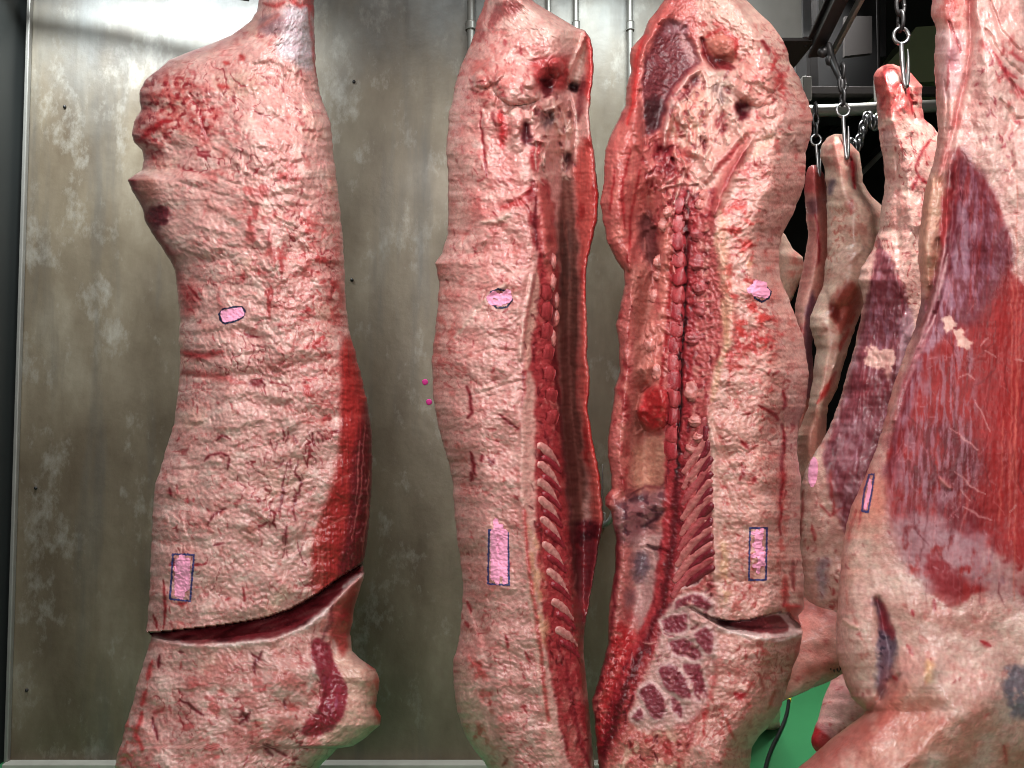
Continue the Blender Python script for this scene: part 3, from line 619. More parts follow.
s.rough(.0024, .08, .09, [(455,560),(540,620),(550,760),(470,760),(455,680)], kind='r', k=6, warp=15)
# crown of fat knobs above the split pelvis
s.dome(517,86,25,19,.05,12); s.bump(505,98,18,16,.012); s.dome(490,74,19,11,.03,-35); s.dome(478,84,9,9,.014); s.dome(516,121,8,16,.024,2); s.dome(517,142,7,12,.012); s.dome(503,125,6,16,.010); s.dome(540,112,10,10,.014); s.bump(488,45,14,18,.010); s.bump(516,26,20,10,.010); s.bump(550,35,16,12,.012); s.dome(487,98,9,10,.012)
s.bump(546,82,9,10,-.045); s.bump(573,87,7,5,-.035); s.bump(552,73,6,8,-.02); s.bump(540,60,9,7,-.012); s.bump(549,121,7,9,-.03); s.bump(527,132,4,12,-.03); s.bump(566,160,5,7,-.03); s.dome(556,68,8,10,.03); s.bump(562,125,7,25,.02); s.bump(541,147,6,14,.012)
s.ridges([[(554,105),(556,120),(562,135),(564,170)],[(546,110),(554,108),(562,102)],[(541,135),(545,150),(546,170)],[(570,100),(574,115),(575,150),(572,178)],[(536,140),(548,143),(545,165)]], .014, 2.2)
s.ridge([(586,32),(580,48),(572,65),(568,88)], .02, 3); s.ridge([(590,35),(592,80),(588,115),(590,140)], .012, 5, taper=False)
s.ridges([[(482,222),(495,221),(508,215),(512,208)],[(505,200),(518,195),(530,190)],[(508,282),(490,293),(475,308),(460,330)],[(475,250),(485,240)],[(498,262),(512,270)],[(460,118),(472,128)]], .006, 3)
s.ridges([[(481,115),(482,140),(485,155),(487,176)],[(470,230),(462,245)],[(520,200),(531,215),(534,240)],[(470,395),(495,388),(520,380)],[(460,360),(490,348),(515,350)]], -.006, 2)
s.ridge([(532,275),(523,330),(520,358)], .012, 4); s.bump(524,360,6,8,.008)
s.ridge([(527,370),(523,420),(522,470),(525,540),(534,600),(545,660)], .010, 5, taper=False); s.ridge([(536,180),(545,210),(547,260)], .02, 5); s.bump(556,265,7,12,.018); s.bump(552,282,6,8,.012)
s.bump(458,690,12,40,.012); s.ridges([[(470,600),(485,640),(492,690),(490,730)]], -.008, 5); s.bump(480,690,7,28,-.006)
for y in (449,468,484,503,526): s.bump(542, y, 10, 5, .006, 25)
s.flecks(20, [(445,280),(520,290),(520,540),(460,740),(455,500)], (0,0,0), op=0, depth=.005, ln=(4,12), k=9)
# colours
s.mottle((206,124,118), .03, .05, .0, .6, .45, ob, k=1); s.mottle((240,206,196), .05, .06, .15, .7, .6, ob, k=2); s.mottle((190,76,74), .07, .08, .3, .8, .42, ob, k=3); s.mottle((182,60,62), .12, .14, .45, .95, .6, ob, k=4)
s.veins((172,50,56), .08, op=.5, poly=ob, soft=4, k=1, fy=1.2); s.veins((160,40,48), .13, op=.35, poly=ob, soft=4, k=2, gate=(.1,.5)); s.mottle((236,196,172), .02, .03, .2, .7, .5, [(450,60),(530,60),(530,120),(450,120)], k=5); s.fill([(525,0),(560,18),(585,30),(575,50),(540,40),(500,30)], (232,206,192), 10, op=.6)
s.fill([(440,240),(475,180),(470,130),(485,115),(532,180),(534,270),(480,280)], (202,104,100), 18, op=.45, tex=(.06,.05,-.3,.5)); s.fill([(436,265),(452,270),(455,330),(440,380),(430,360)], (196,84,80), 8, op=.6, tex=(.1,.08,-.2,.5))
s.fill([(474,35),(490,5),(520,0),(520,12),(500,20),(480,42)], (164,80,80), 4, op=.8, tex=(.12,.06,-.5,.2)); s.line([(487,0),(478,25),(473,45)], (214,120,114), 3, .8)
s.dome(505,104,7,9,.014); s.dome(497,117,5,9,.012); s.dome(533,78,8,12,.016,30)
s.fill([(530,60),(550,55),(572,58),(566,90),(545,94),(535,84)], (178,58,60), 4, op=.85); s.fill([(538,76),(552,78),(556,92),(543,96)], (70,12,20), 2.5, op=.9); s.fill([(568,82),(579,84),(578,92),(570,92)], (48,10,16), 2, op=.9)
s.fill([(574,50),(585,52),(586,75),(576,86),(568,72)], (228,196,184), 4, op=.8); s.fill([(585,30),(594,45),(595,95),(588,110),(584,80),(587,55)], (206,52,52), 3, op=.8); s.fill([(582,74),(588,84),(580,120),(574,130),(578,95)], (110,26,34), 3, op=.8); s.line([(580,34),(584,48),(574,60),(568,85)], (236,180,168), 2, .8)
s.fill([(540,108),(556,100),(572,108),(574,160),(560,178),(545,150)], (204,150,134), 4, op=.8, tex=(.15,.1,-.5,.3)); s.fill([(543,110),(552,110),(556,124),(546,132),(541,122)], (92,70,74), 3, op=.8); s.fill([(523,120),(530,124),(532,146),(522,142)], (86,16,28), 2.5, op=.9); s.fill([(560,154),(570,152),(570,172),(562,170)], (84,30,36), 3, op=.8); s.fill([(532,138),(544,142),(542,168),(530,172)], (176,40,46), 3, op=.8)
s.lines([[(554,100),(556,118),(562,134)],[(546,108),(556,106)],[(544,112),(550,118)],[(536,140),(536,170)],[(563,112),(567,130),(565,158)],[(575,104),(578,140),(575,165)]], (240,218,206), 1.1, .8)
s.line([(481,112),(482,140),(485,156),(487,178)], (140,20,30), 1.5, .95); s.line([(500,112),(503,128),(502,146)], (192,36,42), 5, .85); s.lines([[(495,126),(492,112)],[(470,80),(474,94)],[(520,47),(521,55)],[(504,40),(506,45)]], (150,30,40), 2, .7); s.fill([(470,145),(476,141),(484,146),(478,150),(471,149)], (234,210,200), 2, op=.8)
s.fill([(470,60),(500,58),(515,72),(500,110),(475,105)], (206,110,104), 5, op=.6, tex=(.1,.1,-.4,.3)); s.mottle((150,36,44), .14, .15, .3, .7, .7, [(468,90),(512,90),(508,125),(480,118)], k=7)
s.lines([[(500,210),(510,204),(525,196),(534,184)],[(515,205),(530,200)]], (196,60,62), 3, .8)
s.lines([[(482,222),(497,221),(510,214)],[(507,283),(488,296),(470,318),(455,338)],[(532,276),(524,325),(520,355)]], (242,216,200), 2, .7)
s.fill([(530,180),(536,178),(540,230),(536,256),(530,236),(527,200)], (140,28,36), 3, op=.85, tex=(.15,.08,-.5,.3)); s.line([(537,185),(535,220),(537,250)], (96,14,24), 2.2, .9)
s.flecks(60, [(445,130),(530,190),(524,330),(522,440),(530,600),(540,740),(480,740),(456,500),(438,380)], (150,30,40), ln=(3,8), k=1)
s.lines([[(467,387),(470,400),(472,412),(467,418)],[(470,452),(474,466),(475,474)],[(488,459),(492,463),(494,458)],[(500,415),(508,422),(516,428)],[(472,472),(471,482)],[(481,455),(482,462)]], (120,18,30), 2, .9)
sp = [(540,178),(549,180),(558,255),(560,285),(557.5,321),(557,360),(562,423),(567,482),(573,540),(579,600),(582,650),(590,710),(592,768),(570,768),(548,680),(540,600),(529,540),(525,480),(524,420),(522,372),(524,340),(530,300),(538,262)]
s.fill(sp, (164,46,52), 2.5, op=.92); s.mottle((206,112,106), .12, .07, .1, .6, .7, sp, 3, k=8); s.mottle((104,18,28), .16, .06, .2, .6, .8, sp, 3, k=9)
s.fill([(536,180),(546,180),(556,240),(560,280),(548,285),(540,240)], (206,112,104), 3, op=.8, tex=(.1,.06,-.6,.2)); s.fill([(536,262),(533,290),(526,330),(521,372),(528,372),(534,330),(541,290)], (232,184,168), 2, op=.9)
s.fill([(526,372),(534,374),(536,440),(535,520),(541,600),(547,655),(555,700),(562,768),(548,768),(540,690),(528,600),(522,540),(520,460)], (236,188,176), 2.5, op=.95); s.fill([(527,520),(537,540),(547,600),(549,650),(541,640),(531,590)], (230,184,136), 4, op=.6, tex=(.12,.05,-.5,.3))
s.line([(524,510),(528,560),(535,610),(542,660),(548,720)], (186,60,60), 2.2, .75, taper=False); s.line([(551,300),(553,340),(557,380),(562,430),(566,470),(572,530),(577,590)], (92,16,26), 2.2, .85, taper=False)
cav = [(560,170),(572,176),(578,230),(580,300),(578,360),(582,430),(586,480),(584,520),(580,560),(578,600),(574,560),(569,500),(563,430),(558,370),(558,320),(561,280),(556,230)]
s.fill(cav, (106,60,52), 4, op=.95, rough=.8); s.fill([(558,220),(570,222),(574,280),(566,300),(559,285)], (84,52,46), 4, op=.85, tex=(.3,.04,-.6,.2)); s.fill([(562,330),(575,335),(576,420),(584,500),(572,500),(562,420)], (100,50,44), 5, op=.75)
fl = [(580,140),(592,134),(600,200),(592,250),(588,300),(590,370),(594,440),(606,510),(606,524),(596,540),(590,500),(582,440),(578,370),(580,300),(578,230),(574,180)]
s.fill(fl, (196,76,70), 4, op=.85); s.mottle((160,36,38), .1, .03, .1, .6, .7, fl, 4, k=10); s.line([(598,185),(597,215),(589,260),(586,300)], (214,40,40), 3, .7); s.line([(592,375),(590,410),(596,450),(603,490)], (222,40,38), 4, .8)
s.fill([(572,522),(604,520),(602,545),(594,580),(586,640),(578,640),(580,590)], (112,26,36), 4, op=.9, tex=None); s.mottle((160,46,50), .1, .06, .1, .5, .6, [(575,530),(604,530),(584,650),(576,640)], 3, k=12); s.fill([(574,520),(600,520),(598,545),(576,545)], (58,12,20), 5, op=.8, tex=(.08,.1,-.3,.4))
s.fill([(560,690),(592,690),(594,768),(570,768)], (206,130,120), 8, op=.6, tex=(.1,.04,-.3,.3)); s.lines([[(572,700),(580,740),(590,768)],[(566,660),(572,720)]], (130,30,40), 2, .8)
s.fill([(454,680),(462,664),(478,690),(490,730),(478,752),(462,720)], (228,196,180), 6, op=.6); s.fill([(466,655),(484,660),(494,690),(492,720),(478,690)], (194,66,66), 5, op=.7, tex=(.12,.1,-.3,.4)); s.fill([(464,724),(484,722),(488,745),(472,742)], (190,60,60), 4, op=.7, tex=(.12,.12,-.1,.4))
s.lines([[(465,622),(468,628)],[(506,635),(508,648)],[(525,652),(529,662)],[(467,602),(470,612)],[(522,708),(526,706)],[(503,765),(508,758)]], (150,24,36), 2, .8)
pv = [(530,98),(556,94),(576,104),(578,170),(560,180),(536,176)]
s.flecks(34, pv, (238,208,194), w=(.7,1.6), ln=(5,18), spread=25, op=.8, depth=-.007, k=41); s.flecks(14, pv, (92,18,28), w=(1,2.2), ln=(3,9), spread=40, op=.8, depth=.008, k=42); s.flecks(50, sp, (222,150,140), w=(.6,1.4), ln=(3,10), spread=30, op=.7, depth=-.003, k=43); s.flecks(40, sp, (92,14,24), w=(.6,1.5), ln=(3,10), spread=30, op=.75, depth=.003, k=44)
s.flecks(26, [(468,60),(540,56),(545,110),(470,112)], (156,40,46), w=(.7,1.5), ln=(3,9), spread=60, op=.7, depth=.003, k=45); s.flecks(26, [(470,56),(545,56),(545,130),(480,130)], (246,220,208), w=(.8,2), ln=(4,10), spread=60, op=.7, depth=-.003, k=46)
s.part(sp, 'split_backbone', M_RAW); s.part([(526,372),(534,374),(536,440),(535,520),(541,600),(547,655),(555,700),(562,768),(548,768),(540,690),(528,600),(522,540),(520,460)], 'cut_fat_edge', M_FAT)
s.part(fl, 'flank_flap', M_MEAT); s.part(cav, 'body_cavity', M_MEAT); s.part([(572,526),(606,526),(596,580),(586,650),(577,640),(578,590)], 'diaphragm', M_MEAT); s.part([(532,98),(556,96),(574,100),(577,165),(562,180),(548,170),(534,150)], 'pelvic_tissue', M_FAT); s.part([(500,70),(518,66),(540,74),(543,98),(530,108),(505,104),(494,86)], 'fat_knob', M_FAT)
rB = empty('beef_side', P(520, 890, 2.0), 'middle half carcass, its split edge and narrow dark body cavity turned to the right', 'carcass', 'half carcasses hanging by the grey wall')
s.build(rB)
# ribs seen end-on down the split edge, chine bones above them
for i, (x, y, l) in enumerate(((540,446,20),(540,465,22),(540,482,24),(541,500,25),(543,520,26),(545,545,24),(549,572,22),(554,602,18),(558,630,16))):
    stube(s, 'rib', [(x, y), (x + 8, y + l * .28), (x + 15, y + l * .7), (x + 19, y + l)], [4.4, 5.2, 2.4, 1.4], M_FAT, (204,134,128), lift=-.001, rough=.25, noise=.0022, flat=.6, seed=i, nf=90)
    stube(s, 'rib_muscle', [(x + 4, y + 12), (x + 12, y + 17), (x + 20, y + 26)], [3.4, 3.4, 2.2], M_RAW, (146,40,52), lift=-.001, rough=.3, noise=.0012, seed=i + 20, nf=90)
for i, (x, y) in enumerate(((545,290),(545,310),(545,331),(546,352),(547,374),(549,396),(550,418))):
    stube(s, 'vertebra', [(x - 5, y), (x + 1, y + 1), (x + 6, y + 3)], [6, 11.5, 8], M_RAW, (160,54,58), lift=-.003, rough=.32, noise=.004, seed=i, nf=70, flat=.26, capr=False)
for i, (x, y) in enumerate(((553,262),(553,282),(556,300),(556,318),(553,338))):
    blob('fat_nodule', P(x, y, float(s.depth_at(x, y)) - .002), (.009, .010, .022), s.root, M_FAT, (190,112,106), .35, .3, seed=i, n=16)
stamp(s, [(491,292),(498,289),(509,292),(512,300),(507,307),(497,308),(491,303)], [[(489,298),(494,294),(500,297),(506,294),(509,297)],[(491,302),(500,303),(508,300)],[(508,292),(509,299)]], 3.2, M_INKB, 'stamp_ring')
stamp(s, [(489,530),(508,533),(509,585),(488,584)], [[(493,532),(493,578)],[(496,521),(497,582)],[(501,526),(501,574)],[(505,532),(505,582)]], 2.9, M_INK, 'stamp_frame')
# ================================================================ CARCASS WITH THE EXPOSED SPINE
CL = [(-110,690),(-40,676),(0,664),(9,658),(21,648.6),(35,643),(48,631),(56,630),(70,631),(89,626),(105,625),(120,618),(136,610),(152,605),(173,604),(182,604),(203,600.5),(222,603),(243,607.6),(260,616),(271,624),(285,625),(311,619),(325,616),(344,619),(372,620),(388,614.6),(414,612),(437,608),(456,607.6),(477,612),(489,611),(498,605),(505,605),(511,611),(524,613),(540,616),(570,615),(608,609),(644,608),(680,599),(700,591.5),(718,594.5),(768,599),(830,615),(900,640)]
CR = [(-110,722),(-40,734),(0,746),(12,759),(26,773),(37,781),(49,787),(63,790),(77,798.6),(91,804),(103,809),(117,812.6),(134,811),(152,805.6),(169,805.6),(187,804),(199,798.6),(215,793),(229,784.5),(248,779),(264,779),(281,781),(299,789),(318,796),(339,804),(360,807),(374,809),(407,805.6),(425,798.6),(454,797),(477,801),(540,800),(580,804),(608,804),(616,798),(632,803),(653,799),(668,793),(682,789),(697,784.5),(706,781.5),(724,771),(736,759),(748,752),(768,750),(830,735),(900,700)]
SPN = [(-110,700),(0,700),(60,697),(120,690),(190,686),(234,686),(274,686),(320,684),(360,681),(388,681),(430,679),(477,677),(524,675.5),(570,668.7),(605,664),(644,646),(682.5,628.6),(718,617),(768,603),(830,618),(900,643)]
FE = [(-110,710),(0,715),(60,725),(131,745),(189,728),(222,714),(257,720),(292,727),(330,729),(360,719),(411,708),(454,714),(500,714),(540,715),(575,716),(608,719),(638,718),(682,709),(718,700),(742,692),(768,684),(830,672),(900,665)]
def sh(c, k): return [(y, x + k) for y, x in c]
C_ = s = Sheet(1.95, [wd(CL, ip((-110,0),(60,.02),(150,.0),(768,.02))), mid(CL, SPN, .22, ip((-110,-.01),(60,-.03),(150,-.06),(240,-.03),(500,.0),(650,-.0),(768,.0))), mid(CL, SPN, .5, ip((-110,-.03),(60,.0),(170,.0),(200,.06),(300,.10),(470,.10),(520,.06),(600,.06),(640,.05),(700,.02),(768,.01))), wd(sh(SPN,-13), ip((-110,-.04),(60,.0),(180,-.02),(300,-.01),(600,.0),(680,.0),(768,-.0))), wd(SPN, ip((-110,-.04),(60,-.01),(180,-.04),(300,-.03),(600,-.03),(768,-.03))), wd(FE, ip((-110,-.05),(60,-.06),(180,-.10),(300,-.11),(768,-.10),(900,-.04))), mid(FE, CR, .55, ip((-110,-.03),(60,-.09),(160,-.13),(260,-.12),(420,-.13),(768,-.11),(900,-.05))), wd(CR, ip((-110,0),(60,.02),(768,.02)))],
      -110, 900, step=1.15, edge=(9, .04, 34, .12), tb=.11, sm=6, seed=3, base=(228, 176, 164))
out = [(730,-120),(820,-120),(830,900),(660,900),(684,768),(700,718),(718,638),(716,540),(714,454),(709,411),(722,360),(731,320),(722,257),(714,222),(730,180),(748,130),(740,80),(735,30),(700,0),(690,-110)]
inn = [(595,-50),(700,-50),(690,180),(688,300),(680,500),(664,605),(620,715),(600,790),(570,790),(590,400)]
s.rough(.011, .02, .03, out, o=2, k=1, soft=6); s.rough(.0042, .055, .06, out, o=4, k=2, warp=18, soft=6); s.rough(.0026, .24, .3, o=3, k=3); s.rough(.0018, .2, .24, out, kind='r', o=2, k=15, warp=14, soft=6); s.rough(.0035, .09, .1, [(725,190),(800,190),(800,480),(715,480)], kind='r', k=4, warp=22, soft=8); s.rough(.0026, .07, .05, [(705,640),(800,640),(750,790),(680,790)], kind='r', k=5, warp=18); s.rough(.006, .06, .05, inn, k=6, warp=10); s.rough(.004, .1, .09, [(700,0),(770,10),(810,110),(800,180),(740,180),(740,60)], kind='r', k=7, warp=14)
# round muscle cut open at the top, pelvis hollow, tissue
meat = [(672,19),(660,30),(651,47),(644,66),(640,82),(642,103),(644,122),(647,136),(658,132),(664,110),(671,92),(681,80),(693,70),(699,62),(697,52),(690,40),(685,28)]
s.lift(meat, -.016, 4); s.bump(664,62,18,34,.016,20); s.ridge([(644,50),(634,85),(634,120),(640,150)], .012, 5); s.ridge([(672,12),(655,22),(645,45)], .012, 5); s.ridge([(640,90),(643,120),(645,145)], -.018, 3)
s.bump(722,52,16,12,-.014); s.dome(724,46,14,10,.016); s.bump(726,62,16,6,-.028,8); s.ridge([(702,40),(708,60),(716,68)], -.02, 4); s.bump(715,85,8,18,-.02); s.bump(742,110,5,8,-.035); s.bump(722,118,5,14,-.025,10)
s.ridge([(664,148),(668,120),(675,95),(690,76),(700,70)], .022, 4); s.dome(690,108,18,20,.022,-10); s.bump(683,120,12,14,.012); s.ridges([[(704,72),(708,90),(704,115)],[(712,80),(710,110)],[(698,118),(698,150)],[(690,128),(693,155)],[(704,120),(706,140)]], .012, 2.6)
s.dome(757,70,20,14,.016,-10); s.dome(756,92,22,14,.018,10); s.dome(772,80,10,12,.016); s.dome(745,88,10,12,.014); s.dome(733,120,10,16,.014); s.dome(768,112,9,7,.012); s.bump(775,122,18,8,.012); s.dome(760,132,16,8,.012)
s.ridges([[(745,132),(730,148),(715,165),(705,180)],[(752,140),(735,165),(722,190),(714,215)]], .02, 5); s.ridge([(690,150),(702,155),(708,170)], .014, 4); s.bump(660,150,8,14,-.025); s.bump(648,215,10,22,-.04); s.ridge([(655,225),(640,232),(630,250),(628,270)], .015, 4); s.bump(622,200,14,35,.014)
s.ridges([[(668,210),(664,250),(660,290),(652,330),(646,380)]], .03, 8); s.bump(660,330,10,40,.02); s.dome(654,408,17,24,.06,8); s.bump(652,360,11,30,.03); s.bump(659,385,12,22,.025)
s.ridge([(632,285),(627,340),(626,400),(620,460),(626,500)], .008, 4); s.bump(640,510,18,10,.016,-10); s.bump(625,520,12,12,.012); s.bump(655,500,10,14,.012); s.ridge([(646,546),(658,549),(668,552)], -.012, 1.6); s.bump(622,690,12,40,.02); s.rough(.01, .13, .13, [(608,620),(640,650),(622,715),(596,768),(590,700)], kind='r', k=12)
s.ridge(sorted([(x, y) for y, x in SPN if 190 < y < 470], key=lambda p: p[1]), -.02, 1.5, taper=False)
s.rough(.006, .14, .16, [(664,200),(712,200),(726,290),(726,340),(704,440),(668,440)], kind='r', k=8, warp=8)
s.ridge([(728,190),(716,222),(722,257),(729,292),(731,325),(721,360)], .01, 5, taper=False); s.ridge([(706,400),(713,450),(714,540),(716,575)], .008, 4, taper=False)
s.ridges([[(712,420),(722,455),(735,470)],[(716,470),(730,500),(742,530)],[(782,425),(783,470),(781,520)]], -.006, 3); s.ridge([(712,440),(726,462),(742,462)], .005, 3); s.bump(737,690,20,14,.006); s.bump(740,694,5,4,-.006); s.ridges([[(712,660),(706,700),(700,735)]], -.012, 6)
# colours
s.mottle((206,126,116), .03, .05, 0, .6, .42, out, k=1); s.mottle((244,208,198), .045, .06, .1, .65, .65, out, k=2); s.mottle((190,70,66), .07, .08, .3, .75, .45, out, k=3); s.mottle((184,56,56), .12, .14, .4, .9, .6, out, k=4)
s.fill([(664,-20),(746,-20),(790,50),(800,100),(770,60),(720,20),(690,15)], (236,206,188), 12, op=.55); s.mottle((198,70,68), .1, .1, .1, .5, .75, [(690,5),(720,20),(740,40),(735,60),(715,30),(700,35)], k=6)
s.veins((180,52,54), .08, op=.5, poly=out, soft=6, k=1, fy=1.2); s.veins((166,40,46), .13, op=.35, poly=out, soft=6, k=2, gate=(.1,.5)); s.fill(inn, (190,86,84), 5, op=.75); s.veins((140,24,36), .1, op=.7, poly=inn, k=5); s.mottle((150,36,42), .06, .04, .1, .6, .7, inn, k=7); s.mottle((226,140,128), .07, .04, .1, .6, .7, inn, k=8)
s.fill([(664,0),(650,20),(640,40),(630,60),(632,90),(625,120),(606,150),(602,200),(610,250),(625,285),(632,280),(640,230),(645,180),(645,140),(640,110),(641,70),(652,35),(670,12)], (202,106,100), 4, op=.8); s.mottle((236,150,136), .1, .05, .0, .5, .6, [(604,150),(645,140),(640,230),(612,250)], k=9); s.lines([[(630,150),(622,190),(625,230)],[(640,170),(632,210),(628,262)],[(615,170),(610,210)]], (160,30,36), 1.6, .8); s.line([(646,36),(636,58),(634,100),(628,124)], (218,50,50), 3, .7)
s.fill(meat, (104,34,44), 2.5, op=.97, rough=.4)
r, m = s.pmask(meat, 1); n = ridged(s.X[r] * .16 + .02 * s.Y[r], (s.Y[r] + s.X[r] * .4) * .3, 3, 4); s._blend(r, m * sst(.45, .85, n) * .6, (170,100,100)); s._blend(r, m * sst(-.1, -.7, n) * .5, (60,14,24))
s.fill([(672,19),(664,24),(662,34),(670,36),(678,32),(688,36),(690,28),(682,22)], (168,120,128), 3, op=.7); s.fill([(678,30),(688,38),(698,60),(692,66),(684,52)], (206,160,156), 4, op=.75); s.fill([(642,100),(658,95),(664,104),(656,132),(645,130)], (56,14,22), 5, op=.85); s.line([(644,58),(640,80),(642,110),(645,140)], (226,150,144), 1.5, .7)
s.lines([[(664,148),(667,122),(674,98),(688,78),(700,71)]], (238,200,192), 2.6, .9); s.fill([(672,110),(684,92),(697,76),(700,82),(690,96),(678,112)], (96,22,34), 3, op=.85)
s.fill([(702,36),(724,26),(738,45),(734,66),(716,66),(704,58)], (206,120,104), 4, op=.8); s.line([(702,38),(705,55),(716,66),(730,70)], (130,24,32), 3.4, .9); s.line([(708,58),(720,62),(734,68)], (96,16,24), 4, .9); s.line([(706,38),(722,28),(736,40),(736,58)], (190,50,50), 2.5, .8)
s.fill([(704,70),(730,72),(735,92),(726,110),(712,100)], (214,190,176), 4, op=.8); s.fill([(714,84),(722,86),(724,104),(716,104)], (110,80,80), 3, op=.7); s.fill([(736,102),(746,100),(750,116),(740,122),(734,114)], (86,14,26), 3, op=.9); s.fill([(716,118),(726,112),(728,132),(720,136)], (130,20,32), 3, op=.85)
s.fill([(676,100),(700,86),(712,104),(704,130),(690,150),(672,145),(668,120)], (228,180,160), 4, op=.85, tex=(.12,.1,-.7,.1)); s.mottle((196,84,78), .14, .1, .15, .6, .7, [(668,100),(712,95),(706,150),(672,160)], k=10); s.lines([[(705,74),(708,95),(704,114)],[(698,118),(699,152)],[(690,130),(693,154)],[(711,84),(710,108)]], (250,226,212), 1.2, .85)
s.fill([(740,60),(770,58),(782,84),(770,104),(745,104),(736,88)], (230,166,154), 5, op=.7); s.mottle((206,54,58), .1, .1, .1, .5, .85, [(752,40),(786,62),(786,100),(760,98),(770,78)], k=11); s.fill([(774,76),(786,80),(784,96),(776,92)], (206,60,62), 4, op=.8); s.fill([(757,142),(775,132),(774,140),(760,156),(752,160)], (240,206,184), 3, op=.7)
s.fill([(655,140),(672,150),(676,172),(662,180),(656,165)], (120,20,32), 4, (4,.1), .85); s.fill([(742,134),(750,140),(724,190),(714,220),(708,205),(722,172)], (208,118,112), 3, op=.8); s.lines([[(738,144),(726,158),(714,172)],[(746,150),(732,172),(720,196)]], (170,40,48), 3, .7)
s.fill([(636,218),(652,212),(660,232),(656,270),(648,262),(640,240)], (92,44,44), 4, op=.85, rough=.8); s.fill([(630,265),(652,265),(652,330),(646,400),(650,440),(662,440),(668,480),(668,500),(632,498),(630,420),(634,340)], (172,106,94), 5, op=.85, rough=.7); s.fill([(650,435),(668,435),(668,482),(632,494),(632,450)], (208,156,132), 5, op=.75); s.line([(628,498),(645,486),(660,488),(668,480)], (120,50,54), 1.5, .8)
s.fill([(660,215),(672,210),(678,240),(672,300),(664,345),(660,400),(645,400),(646,370),(658,300)], (226,142,128), 4, op=.8, tex=(.1,.05,-.6,.2)); s.fill([(640,395),(655,385),(668,392),(668,428),(652,432),(638,418)], (184,30,36), 4, op=.85); s.mottle((232,120,110), .14, .14, .2, .6, .7, [(640,395),(668,390),(668,430),(640,425)], 4, k=13); s.lines([[(668,330),(662,370),(660,395)],[(672,250),(669,300),(666,340)]], (160,20,28), 2, .8)
s.fill([(616,500),(635,496),(668,486),(668,505),(650,530),(640,545),(612,545),(612,515)], (150,108,112), 5, op=.8); s.mottle((76,34,46), .1, .1, .1, .5, .85, [(614,500),(668,488),(660,520),(640,545),(612,545)], k=14); s.lines([[(668,506),(655,520),(642,526)],[(630,500),(644,498)]], (50,18,28), 3, .8)
s.fill([(632,540),(668,525),(666,590),(655,620),(642,648),(634,620),(630,580)], (212,176,172), 6, op=.85); s.fill([(612,545),(632,540),(634,600),(620,630),(612,620)], (186,110,106), 5, op=.7); s.fill([(634,552),(648,552),(648,578),(638,582),(632,566)], (92,72,86), 5, (4,.1), .8); s.fill([(624,590),(636,592),(634,604),(626,608)], (110,64,72), 4, op=.7); s.line([(646,545),(656,548),(668,551)], (60,20,28), 1.8, .95)
s.fill([(616,525),(620,540),(618,580),(613,620),(606,670),(596,700),(590,700),(606,650),(612,600)], (112,22,32), 3, op=.85)
s.fill([(618,615),(640,640),(634,680),(620,715),(604,770),(590,770),(596,720),(606,680)], (184,36,42), 5, op=.85, tex=(.1,.1,-.8,.0)); s.mottle((234,120,114), .13, .13, .25, .6, .8, [(616,640),(636,650),(622,715),(604,740)], k=15); s.mottle((104,10,22), .1, .08, .15, .5, .8, [(606,650),(636,690),(614,740),(594,768),(590,700)], k=16)
# spine strip and rib plane
spn = sh(SPN, -13); strip = [(x, y) for y, x in sh(SPN, -12) if 185 < y < 800] + [(x, y) for y, x in reversed(sh(SPN, 11)) if 185 < y < 800]
rb = [(x, y) for y, x in sh(SPN, 8) if 185 < y < 800] + [(x, y) for y, x in reversed(sh(FE, -2)) if 185 < y < 800]
s.fill(rb, (190,86,86), 2.5, op=.92); s.mottle((226,160,148), .1, .08, .0, .5, .7, rb, 3, k=17); s.mottle((130,24,36), .12, .1, .2, .6, .8, rb, 3, k=18)
s.fill(strip, (166,40,50), 2.5, op=.9); s.mottle((216,110,108), .16, .09, .2, .6, .7, strip, 3, k=19); s.mottle((96,12,26), .14, .07, .2, .6, .8, strip, 3, k=20)
s.line([(687,190),(686,234),(686,274),(684,320),(681,360),(681,388),(679,430),(677,477)], (28,8,12), 1.7, .95, warp=(3,.12), taper=False); s.line([(687,195),(684,225),(690,262)], (110,14,26), 5, .7); s.line([(677,477),(675,524),(668,570),(663,605),(645,644),(628,682),(616,718),(602,768)], (84,10,22), 4, .8, warp=(3,.1), taper=False); s.line([(670,477),(668,524),(661,570),(655,605),(638,640),(618,690)], (190,60,66), 2.5, .7, warp=(3,.1), taper=False)
s.fill([(722,205),(728,230),(728,262),(732,300),(733,330),(722,362),(724,330),(722,290),(714,240)], (238,188,160), 4, op=.8); s.fill([(708,400),(718,440),(722,540),(722,600),(714,590),(712,500),(704,440)], (238,198,184), 4, op=.7); s.line([(722,300),(728,340),(718,370),(712,400)], (226,178,140), 4, .6)
s.mottle((206,62,58), .06, .08, .0, .5, .85, [(724,190),(750,200),(770,260),(780,350),(762,372),(720,372),(732,330),(724,260)], k=21); s.mottle((236,186,140), .05, .05, .2, .6, .6, [(725,250),(770,260),(760,300),(730,300)], k=22); s.fill([(730,335),(768,325),(776,345),(750,362),(724,366)], (200,50,54), 7, op=.7, tex=(.12,.12,-.3,.4))
